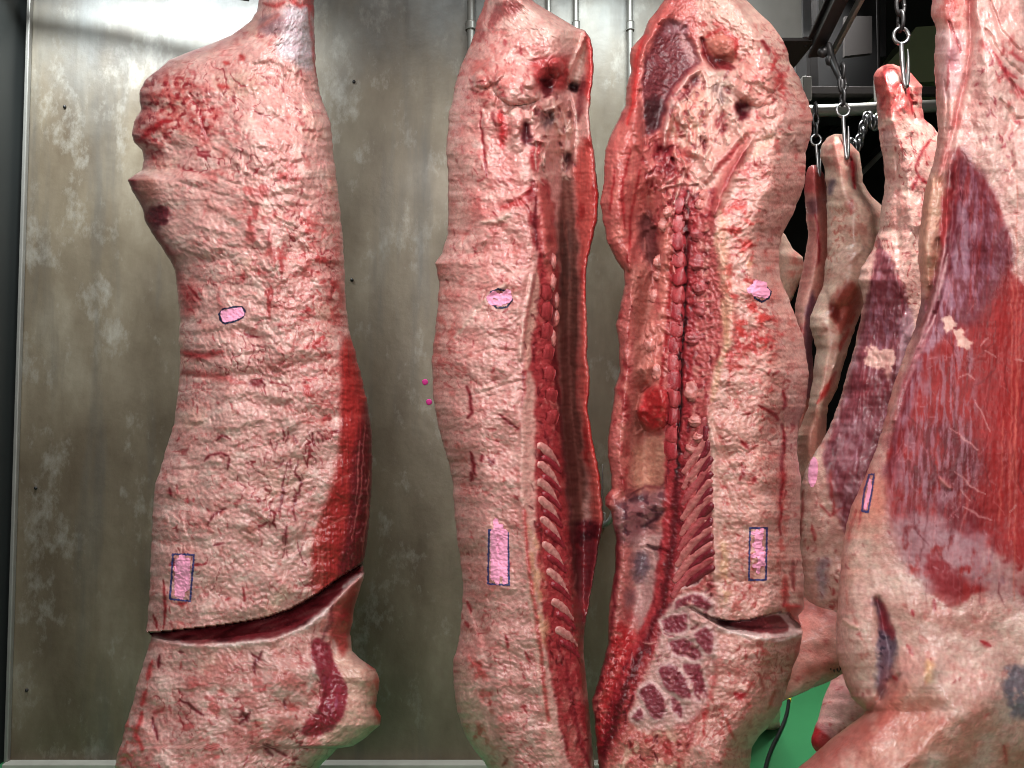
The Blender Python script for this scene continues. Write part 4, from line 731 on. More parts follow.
s.flecks(60, [(722,200),(800,110),(800,330),(795,470),(798,600),(725,600),(716,460)], (160,30,36), ln=(3,9), k=1); s.lines([[(783,390),(785,400),(783,410)],[(782,425),(785,440),(782,460),(784,478),(781,500),(780,535)],[(740,480),(743,475),(742,470)],[(753,478),(756,482)],[(760,405),(772,412),(778,420)],[(762,40),(768,50),(772,58)],[(742,440),(748,448)],[(786,580),(784,605)],[(792,560),(794,590)]], (140,18,28), 2.4, .85); s.fill([(778,470),(786,470),(784,520),(790,600),(780,600),(776,540)], (206,74,68), 4, op=.6, tex=(.1,.1,-.2,.4)); s.fill([(716,540),(728,540),(732,600),(722,608)], (226,186,140), 4, op=.6, tex=(.1,.1,-.2,.4))
# cut through the shoulder
UP2 = [(688,606),(692,608),(709,617),(729,621.6),(750,619.5),(778,612),(788,613.5),(800,626),(806,628)]; LO2 = [(688,606),(692,609),(718,626),(729,630.5),(756,636.5),(780,638),(802,633.5),(806,630)]
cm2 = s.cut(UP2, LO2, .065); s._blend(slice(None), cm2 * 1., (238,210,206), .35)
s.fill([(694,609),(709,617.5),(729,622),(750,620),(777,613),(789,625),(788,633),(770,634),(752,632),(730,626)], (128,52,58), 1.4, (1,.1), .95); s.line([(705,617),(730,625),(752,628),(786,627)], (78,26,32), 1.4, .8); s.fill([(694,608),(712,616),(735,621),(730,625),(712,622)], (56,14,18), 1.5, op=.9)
s.ridge([(718,627),(730,632),(756,638),(780,640),(802,635)], .005, 3, taper=False); s.line([(718,627.5),(730,632),(756,638),(780,640),(801,635.5)], (246,228,222), 2, .95, taper=False); s.fill([(782,603),(804,605),(804,628),(798,624),(788,612)], (204,40,44), 3, op=.9)
# lower piece
lowr = [(716,640),(800,636),(785,700),(752,745),(745,800),(680,800),(700,720)]
s.mottle((198,96,92), .07, .09, .3, .7, .45, lowr, k=25); s.fill([(706,655),(716,650),(716,680),(706,720),(696,720),(702,690)], (206,44,50), 4, op=.8, tex=(.12,.08,-.5,.3)); s.fill([(700,600),(716,625),(712,660),(700,700),(694,690),(704,650)], (234,196,150), 4, op=.6, tex=(.1,.07,-.3,.4)); s.line([(736,694),(741,697),(745,694)], (180,26,40), 4, .9); s.line([(758,672),(764,690)], (150,40,44), 2, .5); s.flecks(26, lowr, (190,60,60), ln=(4,12), spread=25, k=5); s.lines([[(800,640),(796,660),(786,690)],[(775,690),(768,710)],[(726,720),(735,740)]], (190,60,58), 2, .7)
nk = [(600,770),(616,735),(640,722),(664,720),(690,742),(684,800),(610,800)]; s.fill(nk, (214,130,118), 5, op=.7); s.mottle((178,50,54), .08, .08, .1, .5, .8, nk, k=26); s.mottle((238,204,180), .06, .05, .1, .5, .8, nk, k=27); s.rough(.008, .07, .06, nk, k=28)
cells = [[(676,566),(698,560),(702,575),(696,585),(680,588)],[(676,598),(700,592),(716,606),(706,612),(690,606),(672,612)],[(659,618),(690,610),(688,634),(664,634)],[(690,634),(708,624),(716,640),(712,658),(702,652)],[(666,640),(690,636),(704,654),(700,662),(672,656)],[(656,668),(672,662),(690,680),(694,700),(680,700),(664,690)],[(680,662),(704,662),(706,690),(700,705),(690,690)],[(636,690),(652,680),(668,700),(664,720),(652,722)],[(668,690),(684,704),(682,722),(672,712)],[(630,718),(640,704),(646,716),(640,724)]]
s.fill([(670,596),(716,588),(720,640),(708,706),(684,728),(640,732),(626,720),(652,664)], (226,188,180), 4, op=.85)
for k, c in enumerate(cells): s.fill(c, (136,44,62), 1.6, (2.5,.1), .92, .32); s.lift(c, .005 * (1 if k % 2 else -1), 3); s.mottle((190,116,120), .2, .12, .2, .6, .6, c, 2, k=30 + k)
for c in cells:
    q = chaikin(chaikin(c)); s.line(q + [q[0]], (236,204,198), 2.0, .85, taper=False)
pv = [(664,100),(700,74),(736,70),(742,120),(716,165),(690,200),(664,190)]
s.flecks(70, pv, (244,214,200), w=(.7,1.8), ln=(6,22), spread=28, op=.8, depth=-.008, k=41); s.flecks(26, pv, (116,20,32), w=(1,2.4), ln=(3,10), spread=40, op=.8, depth=.008, k=42)
s.flecks(60, [(640,140),(690,150),(700,230),(650,300),(636,240)], (222,140,130), w=(.7,1.8), ln=(5,18), spread=25, op=.7, depth=-.006, k=43); s.flecks(34, [(640,140),(690,150),(690,230),(650,240)], (130,20,32), w=(.8,2), ln=(4,12), spread=25, op=.8, depth=.006, k=44)
s.flecks(70, rb, (232,178,168), w=(.6,1.6), ln=(4,13), spread=45, ang=120, op=.75, depth=-.004, k=45); s.flecks(60, rb, (100,14,26), w=(.7,1.8), ln=(3,11), spread=40, ang=120, op=.8, depth=.004, k=46)
s.flecks(40, [(736,50),(790,40),(800,110),(745,115)], (160,40,46), w=(.7,1.7), ln=(3,10), spread=60, op=.7, depth=.003, k=47); s.flecks(40, [(730,50),(800,50),(805,160),(730,150)], (250,224,208), w=(.9,2.2), ln=(4,12), spread=60, op=.7, depth=-.004, k=48)
s.flecks(30, [(640,330),(668,300),(668,430),(640,430)], (236,160,148), w=(.8,1.8), ln=(4,12), spread=30, op=.6, depth=-.005, k=49)
s.part(meat, 'round_muscle', M_RAW); s.part(strip, 'split_backbone', M_RAW); s.part(rb, 'rib_plane', M_RAW); s.part(None, 'cut_face', M_RAW, mask=cm2)
s.part([(640,395),(655,384),(671,392),(671,428),(652,434),(636,418)], 'kidney_lobe', M_FAT); s.part([(660,215),(672,210),(678,240),(672,300),(666,345),(662,392),(643,395),(646,370),(658,300)], 'kidney_fat', M_FAT)
s.part([(664,-120),(650,20),(640,40),(625,60),(620,120),(600,150),(595,200),(606,250),(625,285),(632,280),(640,230),(645,180),(645,140),(640,110),(641,70),(652,35),(672,10)], 'flank_flap', M_MEAT); s.part([(616,500),(635,496),(668,486),(668,505),(650,530),(640,545),(605,545),(605,505)], 'diaphragm', M_FAT); s.part([(630,545),(668,525),(666,590),(655,620),(642,648),(634,620)], 'pleura', M_FAT); s.part([(668,92),(700,74),(735,72),(736,110),(722,140),(690,158),(668,150)], 'pelvic_tissue', M_FAT); s.part([(630,265),(652,262),(650,330),(644,395),(636,418),(652,436),(668,436),(668,482),(632,494),(626,420)], 'body_cavity', M_FAT)
for k in (1, 3, 4, 5, 6, 7): s.part(cells[k], 'rib_muscle', M_RAW)
rC = empty('beef_side', P(680, 900, 1.95), 'half carcass split open towards us, exposed spine, dark red cut muscle at its top', 'carcass', 'half carcasses hanging by the grey wall')
s.build(rC)
for i in range(10):
    y = 452 + i * 15.5; x = float(np.interp(y, [p[0] for p in SPN], [p[1] for p in SPN])); xe = float(np.interp(y - 30, [p[0] for p in FE], [p[1] for p in FE])); 
    stube(s, 'rib', [(x + 8, y + 4), (x + 16, y - 8), (x + 25, y - 19), (xe - 4, y - 32)], [3.4, 4.6, 4.6, 3.4], M_FAT, (198,112,110) if i % 3 else (182,84,88), lift=-.001, rough=.28, noise=.0032, flat=.55, seed=i, nf=80)
    stube(s, 'rib_muscle', [(x + 22, y - 6), (x + 29, y - 14), (xe - 3, y - 24)], [2.0, 4.0, 3.6], M_RAW, (122,34,46), lift=-.002, rough=.3, noise=.0025, seed=i + 30, nf=80)
for i in range(15):
    y = 205 + i * 17.5; x = float(np.interp(y, [p[0] for p in SPN], [p[1] for p in SPN]))
    stube(s, 'vertebra', [(x - 13, y), (x - 9, y), (x - 3, y + 1), (x - 1, y + 1)], [7, 10.6, 10.6, 7], M_RAW, (176,66,70) if i % 2 else (160,46,54), lift=-.001, rough=.3, noise=.004, seed=i, nf=75, flat=.22, capr=False)
for i, (x, y, rx, ry) in enumerate(((700,235,9,8),(699,262,9,9),(702,288,9,7),(703,310,8,8),(697,338,11,8),(694,392,9,10),(698,421,9,6),(701,437,7,5),(694,448,8,6))):
    blob('spinal_process', P(x, y, float(s.depth_at(x, y)) + .006), (rx / 380, .014, ry / 380), s.root, M_FAT if i > 4 else M_RAW, (196,118,112) if i > 4 else (168,70,74), .3, .35, seed=i + 4, n=18)
for i, (x, y, r) in enumerate(((664,225,6),(668,212,5),(659,262,6),(658,275,5),(655,296,6),(650,345,6),(700,205,5),(704,196,5),(659,372,7))):
    blob('fat_nodule', P(x, y, float(s.depth_at(x, y)) + .001), (r / 400, .010, r / 340), s.root, M_FAT, (206,128,120), .3, .35, seed=i + 14, n=16)
stamp(s, [(752,285),(758,281),(766,286),(771,292),(769,298),(762,302),(755,298)], [[(750,290),(756,285),(762,288),(767,292)],[(755,293),(766,295)],[(756,283),(764,285)]], 3.6, M_INKB, 'stamp_ring')
stamp(s, [(750,528),(767,528),(766,580),(749,580)], [[(753,533),(762,535)],[(757,531),(756,548),(760,558),(758,572)],[(762,530),(760,545),(763,560)],[(754,545),(762,548)],[(753,556),(764,553)],[(754,566),(764,564)]], 2.3, M_INK, 'stamp_frame')
# ================================================================ CARCASSES ON THE RIGHT
def fibers(s, poly, f, col1, col2, soft=2, amp=.0012, slant=0.0, op=.6, fy=.02):
    r, m = s.pmask(poly, soft); x = s.X[r] + slant * s.Y[r]; n = fbm(x * f, s.Y[r] * fy, 4, s.seed + 61); n2 = fbm(x * f * .35 + 7, s.Y[r] * fy * 1.6, 4, s.seed + 62)
    s._blend(r, m * sst(.05, .6, n) * op, col1); s._blend(r, m * sst(.05, .7, n2) * op, col2); s.Z[r] -= m * amp * n
# ---------------- foreground side
GL = [(-110,940),(0,932.5),(14,931),(29,936),(48,935),(67,934),(95,936),(119,937),(133,938),(155,935),(167,932),(194,924),(235,919),(259,918),(282,920.6),(300,921),(328,915),(350,906),(370,899),(390,892),(406,888),(427,883),(440,879),(460,872),(483,862),(506,851.6),(526,846),(543,843),(564,841),(599,838),(629,835.5),(653,836),(679,844),(697,851),(711,866),(717,860),(724,851),(737,833),(758,810),(768,798),(800,765),(850,722),(900,700)]
GR = [(-110,1050),(0,1075),(100,1110),(220,1150),(400,1180),(600,1180),(760,1150),(900,1080)]
G = s = Sheet(1.5, [wd(GL, ip((-110,.02),(150,.03),(300,.06),(700,.06),(900,.05))), [(-110,972,-.01),(0,970,-.02),(71,968,-.02),(107,961,-.02),(155,951,-.02),(183,944,0),(240,938,.02),(300,934,.02),(420,910,.0),(520,880,-.01),(640,870,-.02),(711,884,-.02),(740,870,-.05),(768,850,-.06),(820,820,-.06),(900,760,-.02)], mid(GL, GR, .3, ip((-110,-.05),(100,-.07),(300,-.05),(500,-.06),(640,-.08),(760,-.12),(900,-.07))), mid(GL, GR, .6, ip((-110,-.03),(150,-.09),(400,-.10),(640,-.12),(900,-.04))), wd(GR, .06)],
          -110, 900, step=1.3, edge=(16, .06, 60, .12), tb=.12, sm=5, seed=6, fine=.0004, base=(226, 178, 168))
musG = [(957,146),(966,160),(985,180),(1001,211),(1010,242),(1012,275),(1030,290),(1060,330),(1180,360),(1180,640),(1050,605),(1012,592),(985,588),(962,604),(945,606),(928,590),(905,568),(893,545),(888,510),(886,470),(890,440),(903,400),(914,360),(922,330),(932,300),(940,262),(945,215),(947,183)]
s.rough(.007, .014, .012, o=2, k=1); s.rough(.0035, .05, .035, [(930,-100),(1060,-100),(1040,300),(1012,260),(960,150)], k=2, warp=10); s.rough(.0022, .04, .04, [(835,500),(900,520),(960,610),(1100,610),(1100,900),(840,900)], k=3, warp=15); s.rough(.0008, .2, .12, o=3, k=4)
s.ridge([(898,676),(888,688),(877,700),(864,714)], -.014, 5); s.ridge([(930,668),(905,700),(880,722),(850,745),(820,775)], .022, 20); s.ridge([(990,700),(940,740),(880,790),(830,830)], .02, 45)
s.ridge([(952,-60),(950,0),(950,60),(945,120),(936,180),(928,250)], .022, 12, taper=False); s.ridge([(972,-60),(971,36),(967,71),(959,107),(949,155),(941,183)], -.010, 3, taper=False); s.bump(948,50,9,16,.010); s.bump(953,62,6,9,-.01); s.ridges([[(948,22),(955,36),(960,52)],[(944,80),(948,98),(946,130)]], -.005, 2)
s.ridge([(931,180),(925,235),(927,285)], .012, 5); s.ridge([(950,165),(948,210),(944,250),(934,300),(918,345),(905,375),(892,420)], .012, 3.5, taper=False); s.ridge([(938,240),(935,280),(926,310)], -.014, 4); s.ridge([(962,190),(955,230),(948,262),(935,310)], .006, 4)
for q in ([(985,30),(1005,60),(1024,75)],[(990,0),(1000,30),(1020,50)],[(1000,100),(1015,120),(1024,118)],[(1010,80),(1020,100),(1035,112)]): s.ridge(q, -.006, 2.5)
s.bump(1000,60,20,50,.015,20); s.bump(1030,170,25,60,.02); s.ridge([(1011,110),(1006,140),(1012,170)], -.006, 6)
s.ridge([(877,600),(884,625),(890,650),(888,680),(880,700)], -.02, 7); s.bump(858,640,12,40,.016); s.bump(908,600,18,40,.012,-20); s.bump(940,690,45,30,.014); s.bump(1010,690,14,24,-.008); s.bump(960,615,40,12,.006)
s.line([(950,-90),(950,0)], (214,110,104), 14, .6); s.mottle((202,112,108), .03, .03, 0, .6, .6, k=1); s.mottle((240,206,196), .04, .035, .05, .6, .7, k=2); s.mottle((190,86,84), .07, .045, .3, .8, .5, k=3)
s.veins((184,64,68), .06, op=.3, k=1, fy=.7, poly=[(930,-100),(1100,-100),(1100,300),(1010,280),(955,150)]); s.veins((180,60,62), .05, op=.35, k=2, poly=[(840,520),(890,520),(950,606),(1150,610),(1150,900),(840,900)]); s.fill([(975,-100),(1100,-100),(1120,320),(1012,275),(985,180),(960,140)], (234,198,188), 10, op=.55); s.fill([(932,-40),(972,-40),(972,10),(960,28),(940,26),(930,10)], (206,96,92), 6, op=.75, tex=(.09,.09,-.5,.3)); s.fill([(935,30),(966,30),(962,95),(940,100)], (226,190,192), 6, op=.75); s.fill([(946,46),(958,48),(958,68),(948,70)], (186,120,130), 4, op=.7); s.lines([[(948,22),(956,38),(961,52)],[(949,60),(947,90)]], (176,70,76), 1.6, .7)
s.line([(972,0),(968,70),(957,110),(946,150),(938,180)], (190,80,82), 3, .35, taper=False); s.mottle((184,58,60), .06, .035, .1, .6, .7, [(975,20),(1024,40),(1040,130),(1000,110),(975,70)], k=5); s.lines([[(992,50),(1004,70),(1016,78)],[(1000,62),(1012,84),(1024,92)],[(1012,52),(1024,62)]], (176,50,58), 2.5, .7); s.flecks(24, [(975,60),(1024,60),(1024,180),(985,160)], (150,34,50), w=(.7,1.8), ln=(3,9), k=2)
s.fill([(921,190),(936,170),(946,183),(944,215),(938,250),(933,292),(922,290),(918,250)], (224,176,150), 4, op=.85); s.fill([(940,232),(936,260),(932,300),(924,306),(927,280),(936,250)], (170,112,84), 3, op=.7); s.fill([(920,295),(930,300),(918,335),(912,335)], (120,70,90), 3, op=.8)
s.fill(musG, (152,28,30), 3, (3,.06), .97, rough=.62)
s.fill([(957,146),(985,180),(1001,211),(1010,242),(1010,268),(1000,285),(985,320),(955,330),(925,345),(905,420),(890,500),(888,540),(885,470),(900,400),(920,330),(940,262),(947,183)], (116,50,64), 8, (5,.04), .9)
s.fill([(900,430),(960,420),(985,450),(975,490),(930,500),(895,490)], (100,24,34), 14, (6,.05), .9, tex=(.12,.03,-.7,.2)); s.fill([(895,500),(960,490),(1000,540),(985,560),(930,540),(900,545)], (116,26,36), 12, (6,.05), .9, tex=(.14,.03,-.7,.2))
fibers(s, musG, .35, (112,22,28), (176,46,46), op=.4, slant=.12, amp=.0003, fy=.008)
tex = (.10,.025,-.1,.5)
s.fill([(960,200),(972,195),(985,230),(970,270),(950,330),(925,360),(905,430),(898,430),(915,355),(940,300),(955,245)], (186,146,164), 5, (4,.06), .8, tex=(.13,.03,-.35,.3)); s.fill([(965,150),(990,195),(1005,240),(1008,270),(985,300),(950,330),(935,330),(955,260)], (160,112,134), 8, op=.6, tex=(.2,.05,-.1,.4)); s.fill([(880,450),(905,400),(915,420),(930,470),(960,480),(950,505),(900,500)], (170,104,116), 12, op=.6, tex=(.16,.04,-.2,.5))
s.fill([(890,520),(930,512),(965,530),(990,540),(1012,575),(1024,600),(985,590),(965,575),(930,592),(903,572),(888,540),(884,505)], (184,146,154), 9, (7,.05), .85, tex=(.09,.05,-.9,-.1)); s.fill([(884,505),(905,440),(925,370),(960,330),(980,350),(975,420),(985,470),(960,505),(925,512)], (168,118,132), 12, (6,.05), .75, tex=(.22,.035,-.15,.35)); s.fill([(985,545),(1024,560),(1060,590),(1060,620),(1010,612),(985,596)], (206,160,156), 9, (6,.05), .7, tex=(.08,.06,-.6,.1)); s.fill([(925,556),(940,556),(962,580),(960,600),(944,602),(930,585)], (150,38,46), 5, (5,.08), .9)
s.fill([(985,330),(1011,275),(1060,300),(1180,360),(1180,600),(1010,560),(990,480),(1000,400)], (176,42,40), 16, op=.5)
s.flecks(130, musG, (208,128,132), w=(.4,.8), ln=(14,55), spread=5, ang=93, op=.4, k=31); s.flecks(90, musG, (84,14,22), w=(.6,1.3), ln=(14,60), spread=5, ang=93, op=.45, k=32); s.flecks(60, [(890,380),(960,300),(990,480),(1000,590),(905,570)], (214,160,168), w=(.5,1), ln=(3,10), spread=60, op=.5, k=33)
for a, b in (((1017,180),(1014,600)),((1012,280),(1009,540)),((1022,300),(1012,480)),((1003,420),(999,520))): s.line([a, ((a[0]+b[0])/2+1, (a[1]+b[1])/2), b], (216,120,104), 1, .5, taper=False)
s.lines([[(975,400),(985,420),(990,432)],[(950,428),(965,440),(978,450)],[(955,470),(970,485),(985,495)],[(960,490),(970,500)],[(962,505),(978,515),(992,520)],[(985,350),(996,358)],[(1015,360),(1024,362)],[(958,378),(968,374),(975,380)],[(1010,512),(1016,505)],[(980,345),(988,338)]], (220,158,158), 1, .7)
s.line([(940,478),(946,484),(951,488)], (206,130,126), 3, .8); s.ridge([(940,478),(946,484),(951,488)], .005, 3)
s.fill([(942,320),(950,316),(956,322),(954,332),(945,330)], (236,196,182), 1.5, (3,.14), .95); s.fill([(953,332),(962,329),(966,338),(974,342),(970,350),(962,346),(956,342)], (236,196,182), 1.5, (3,.14), .95)
s.lines([[(950,170),(949,210),(944,252),(934,302),(918,345),(905,375),(890,425)],[(935,315),(915,360),(905,390)],[(926,340),(908,378)],[(948,255),(938,300)]], (232,190,192), 2, .8)
s.fill([(944,190),(952,185),(950,225),(942,250),(938,240)], (178,50,54), 3, op=.8); s.fill([(922,340),(930,330),(915,370),(900,410),(895,410),(905,370)], (150,60,72), 3, op=.6)
s.fill([(887,480),(870,475),(852,508),(842,545),(842,600),(870,560),(888,530)], (226,140,118), 10, op=.7); s.lines([[(856,510),(850,530),(846,552)],[(862,505),(858,528)],[(852,520),(847,545)],[(846,590),(848,604)],[(852,612),(862,640)]], (184,46,46), 1.6, .7)
low = [(840,520),(888,520),(905,570),(950,606),(1050,605),(1150,640),(1150,900),(900,900),(840,680)]
s.fill(low, (236,202,188), 14, op=.6); s.mottle((208,136,126), .02, .025, .1, .7, .5, low, k=6); s.mottle((190,84,80), .06, .06, .35, .8, .35, low, k=7); s.flecks(40, low, (150,30,40), w=(.6,1.6), ln=(2,8), k=6); s.mottle((240,214,200), .02, .03, .0, .5, .6, low, k=8)
s.fill([(872,597),(880,600),(890,625),(897,650),(890,680),(882,702),(875,690),(878,660),(876,640),(880,622)], (104,84,104), 4, (3,.1), .85); s.fill([(875,596),(884,606),(894,632),(892,642),(882,628)], (150,44,56), 3, op=.85); s.mottle((52,40,58), .14, .12, .15, .5, .85, [(876,630),(893,636),(890,680),(880,690)], 3, k=9)
s.fill([(843,618),(850,624),(858,625),(857,629),(848,628),(842,623)], (238,206,186), 1.5, op=.9); s.ridge([(843,620),(850,626),(857,627)], .005, 2)
s.fill([(890,665),(905,690),(895,735),(870,750),(855,740),(880,700)], (206,112,100), 12, op=.6); s.fill([(1006,668),(1024,662),(1040,690),(1030,722),(1012,718),(1003,690)], (120,116,130), 4, (4,.08), .85, tex=(.08,.08,-.9,-.1)); s.lines([[(934,600),(935,610)],[(980,642),(990,646)],[(908,645),(912,655)],[(1005,745),(1006,765)],[(893,676),(898,680)],[(912,610),(914,616)]], (170,24,36), 2.4, .8)
s.fill([(924,660),(934,662),(932,680),(926,684)], (236,186,110), 4, op=.5); s.fill([(900,650),(918,635),(915,680),(895,690)], (228,170,160), 6, op=.5)
s.part(musG, 'flank_muscle', M_MEAT); s.part([(925,-120),(972,-120),(971,36),(967,71),(959,107),(949,155),(941,183),(933,292),(920,294),(910,250),(920,180)], 'hock_tendon', M_FAT); s.part([(872,597),(880,600),(892,625),(898,650),(890,680),(882,702),(875,690),(878,660),(876,640)], 'armpit_tissue', M_RAW)
legG = [(903,668),(930,690),(985,705),(1040,730),(1060,780),(1000,905),(660,905),(700,850),(765,795),(798,765),(845,722),(866,708)]
s.fill(legG, (204,124,106), 16, (6,.04), .6, tex=(.02,.025,-.6,.4)); s.fill([(870,712),(900,700),(880,735),(830,770),(790,800),(780,780),(830,735)], (192,96,86), 12, op=.6); s.mottle((240,206,192), .03, .03, .1, .6, .5, legG, k=41); s.part(legG, 'foreleg', M_FAT)
rG = empty('beef_side', P(1030, 900, 1.5), 'large foreground half carcass at the right, broad red flank, foreleg sweeping down to the left', 'carcass', 'half carcasses hanging on the right')
s.build(rG)
def legpaint(base, red, endred=.0, seed=0):
    def f(V, t):
        n = fbm(V[:, 0] * 14 + V[:, 1] * 6, V[:, 2] * 14, 4, seed)[:, None]; n2 = fbm(V[:, 0] * 40, V[:, 2] * 40 + V[:, 1] * 30, 4, seed + 3)[:, None]
        c = np.array(base) * np.ones((len(V), 1)); c = c + (np.array(red) - c) * sst(-.1, .7, n) * .6; c = c + (np.array((232,190,176)) - c) * sst(.1, .7, -n) * .6; c = c + (np.array((172,50,52)) - c) * sst(.35, .8, n2) * .6
        if endred: e = sst(1 - endred, 1 - endred * .4, t)[:, None]; c = c + (np.array((176,28,34)) - c) * e * .9
        return c
    return f
def leg(name, pts, parent, paint, seed=0, noise=.006, flat=1.0):
    return tube(name, [(*P(x, y, d), r * d / F) for x, y, d, r in pts], parent, M_FAT, (226,170,160), ns=72, sub=26, noise=noise, seed=seed, paint=paint, nf=14, flat=flat)
stamp(s, [(869,475),(874,474),(872,490),(868,512),(862,511),(864,492)], [[(870,480),(868,494),(865,508)],[(871,486),(867,502)]], 1.8, M_INK, 'stamp_frame')

# ---------------- side behind it, purple flank
FL = [(64,888),(66,882),(70,876.5),(76,873.5),(83,873.6),(100,876.5),(124,877.7),(143,880),(162,883.6),(183,885),(199,882.5),(228,879),(249,873),(268,861),(280,858),(292,862),(304,863),(328,858.6),(345,855),(363,850),(400,839.6),(429,829),(448,818),(465,807),(485,801.5),(515,798),(560,800),(600,804),(625,816),(650,836),(665,846),(690,872),(720,890),(780,910)]
FR = [(64,893),(67,901),(71,909),(76,914),(81,918),(86,922),(107,922),(119,924),(126,932.5),(133,938),(160,955),(250,990),(400,1010),(600,1010),(700,990),(780,930)]
Fs = s = Sheet(2.2, [wd(FL, .05), mid(FL, FR, .3, ip((66,.0),(150,-.02),(300,-.05),(600,-.08))), mid(FL, FR, .65, ip((66,-.01),(150,-.03),(300,-.06),(600,-.08))), wd(FR, .06)], 64, 780, step=1.4, edge=(16, .06, 20, .06), cap=(22, 60), tb=.1, sm=4, seed=9, fine=.0006, base=(236, 194, 182))
s.rough(.008, .025, .025, o=2, k=1); s.rough(.003, .07, .06, o=4, k=2, warp=10); s.rough(.0014, .2, .15, o=3, k=3)
s.ridge([(905,70),(908,90),(912,110),(915,122)], -.02, 3); s.ridge([(884,70),(886,90),(880,108)], .008, 4); s.ridge([(903,72),(897,95),(888,115),(884,135)], -.008, 2.5); s.ridge([(916,85),(919,105)], .01, 4); s.bump(887,135,7,12,.010); s.bump(882,118,5,8,.006); s.ridge([(896,150),(897,200),(899,260),(905,310)], -.005, 3)
s.mottle((206,122,118), .04, .04, 0, .6, .6, k=1); s.mottle((240,212,196), .04, .04, .05, .6, .6, k=2); s.veins((176,56,60), .09, op=.7, k=1); s.fill([(872,66),(924,66),(922,120),(905,118),(884,125),(874,100)], (204,84,80), 8, op=.75, tex=(.08,.07,-.6,.3)); s.fill([(878,70),(892,66),(896,90),(884,108),(874,95)], (214,78,74), 5, op=.6); s.lines([[(905,70),(908,92),(913,114)],[(884,96),(880,106)],[(915,168),(922,150),(932,140)],[(915,170),(925,182),(935,188)],[(912,190),(918,176)]], (156,26,36), 2, .85); s.mottle((168,36,44), .1, .09, .15, .55, .75, [(874,66),(924,75),(920,115),(876,112)], k=3); s.flecks(40, [(885,120),(930,130),(925,230),(885,220)], (170,50,56), w=(.5,1.2), ln=(2,6), k=1); s.fill([(886,205),(905,200),(908,225),(890,230)], (226,140,132), 6, op=.5, tex=(.1,.1,-.2,.4)); s.fill([(884,130),(892,128),(890,150),(883,148)], (222,180,182), 4, op=.7)
musF = [(879,240),(884,250),(893,262),(902,285),(908,305),(913,325),(910,345),(925,360),(960,380),(1000,440),(1000,560),(900,560),(850,545),(838,520),(828,490),(822,458),(832,432),(842,402),(852,366),(862,320),(870,285),(876,255)]
s.fill(musF, (124,52,64), 3, (3,.08), .96, rough=.46); fibers(s, musF, .4, (92,26,38), (178,132,150), op=.65, slant=.15, fy=.035, amp=.0014)
s.fill([(872,300),(905,320),(908,345),(872,352),(862,345)], (150,104,124), 6, op=.7, tex=(.2,.05,-.2,.4)); s.fill([(855,345),(862,340),(836,430),(822,462),(826,440),(842,392)], (196,160,168), 4, op=.8, tex=(.16,.04,-.5,.3)); s.fill([(850,370),(895,375),(890,405),(855,400)], (130,34,46), 8, op=.6, tex=(.1,.1,-.3,.4)); s.fill([(828,425),(870,415),(872,470),(850,530),(835,500)], (162,120,130), 10, op=.7, tex=(.08,.06,-.3,.4)); s.fill([(832,440),(838,446),(834,470),(828,462)], (92,36,48), 4, op=.8, tex=(.2,.2,-.4,.3)); s.fill([(904,310),(915,305),(912,345),(902,378),(896,376)], (206,176,186), 3, op=.75)
s.fill([(864,352),(870,346),(878,350),(896,347),(894,362),(892,372),(886,366),(876,370),(865,362)], (238,196,184), 1.6, (4,.12), .97); s.line([(888,366),(888,380)], (232,180,170), 3, .8)
s.fill([(798,480),(815,455),(830,480),(840,520),(850,560),(850,600),(805,600)], (226,190,174), 8, op=.6); s.lines([[(804,490),(801,520),(800,545)],[(812,525),(815,540)],[(830,470),(832,495),(834,515)],[(820,505),(830,515),(842,508)]], (164,44,46), 1.8, .7); s.flecks(24, [(805,480),(845,520),(840,600),(806,590)], (160,40,44), w=(.6,1.4), ln=(2,7), k=4); s.fill([(816,560),(830,555),(826,590),(820,600)], (152,142,156), 5, op=.7)
s.part(musF, 'flank_muscle', M_MEAT); s.part([(868,60),(925,60),(924,118),(905,120),(884,126),(872,104)], 'hock_end', M_FAT)
rF = empty('beef_side', P(900, 780, 2.2), 'hanging side just behind the foreground carcass, purple flank with a pale fat patch', 'carcass', 'half carcasses hanging on the right')
s.build(rF)
leg('foreleg', [(900,560,2.36,54),(850,612,2.30,46),(806,646,2.30,36),(764,672,2.30,30),(735,690,2.32,28)], rF, legpaint((220,150,138), (190,84,76), 0, 8), 8)
for i in range(7): tube('hair_tuft', [(*P(829 + i * 1.8, 660, 2.2 + .01 * (i % 3)), .006), (*P(831 + i * 1.6, 670 + (i % 3), 2.2 + .01 * (i % 2)), .0015)], rF, M_DARKSTEEL, (30,16,18), ns=6)
decal(s, lambda x, y: (((x - 813) / 5.2) ** 2 + ((y - 472 + .6 * (x - 813)) / 15) ** 2) < 1, (804,452,822,492), 'pink_mark', M_PINK, .002, rF, .5)

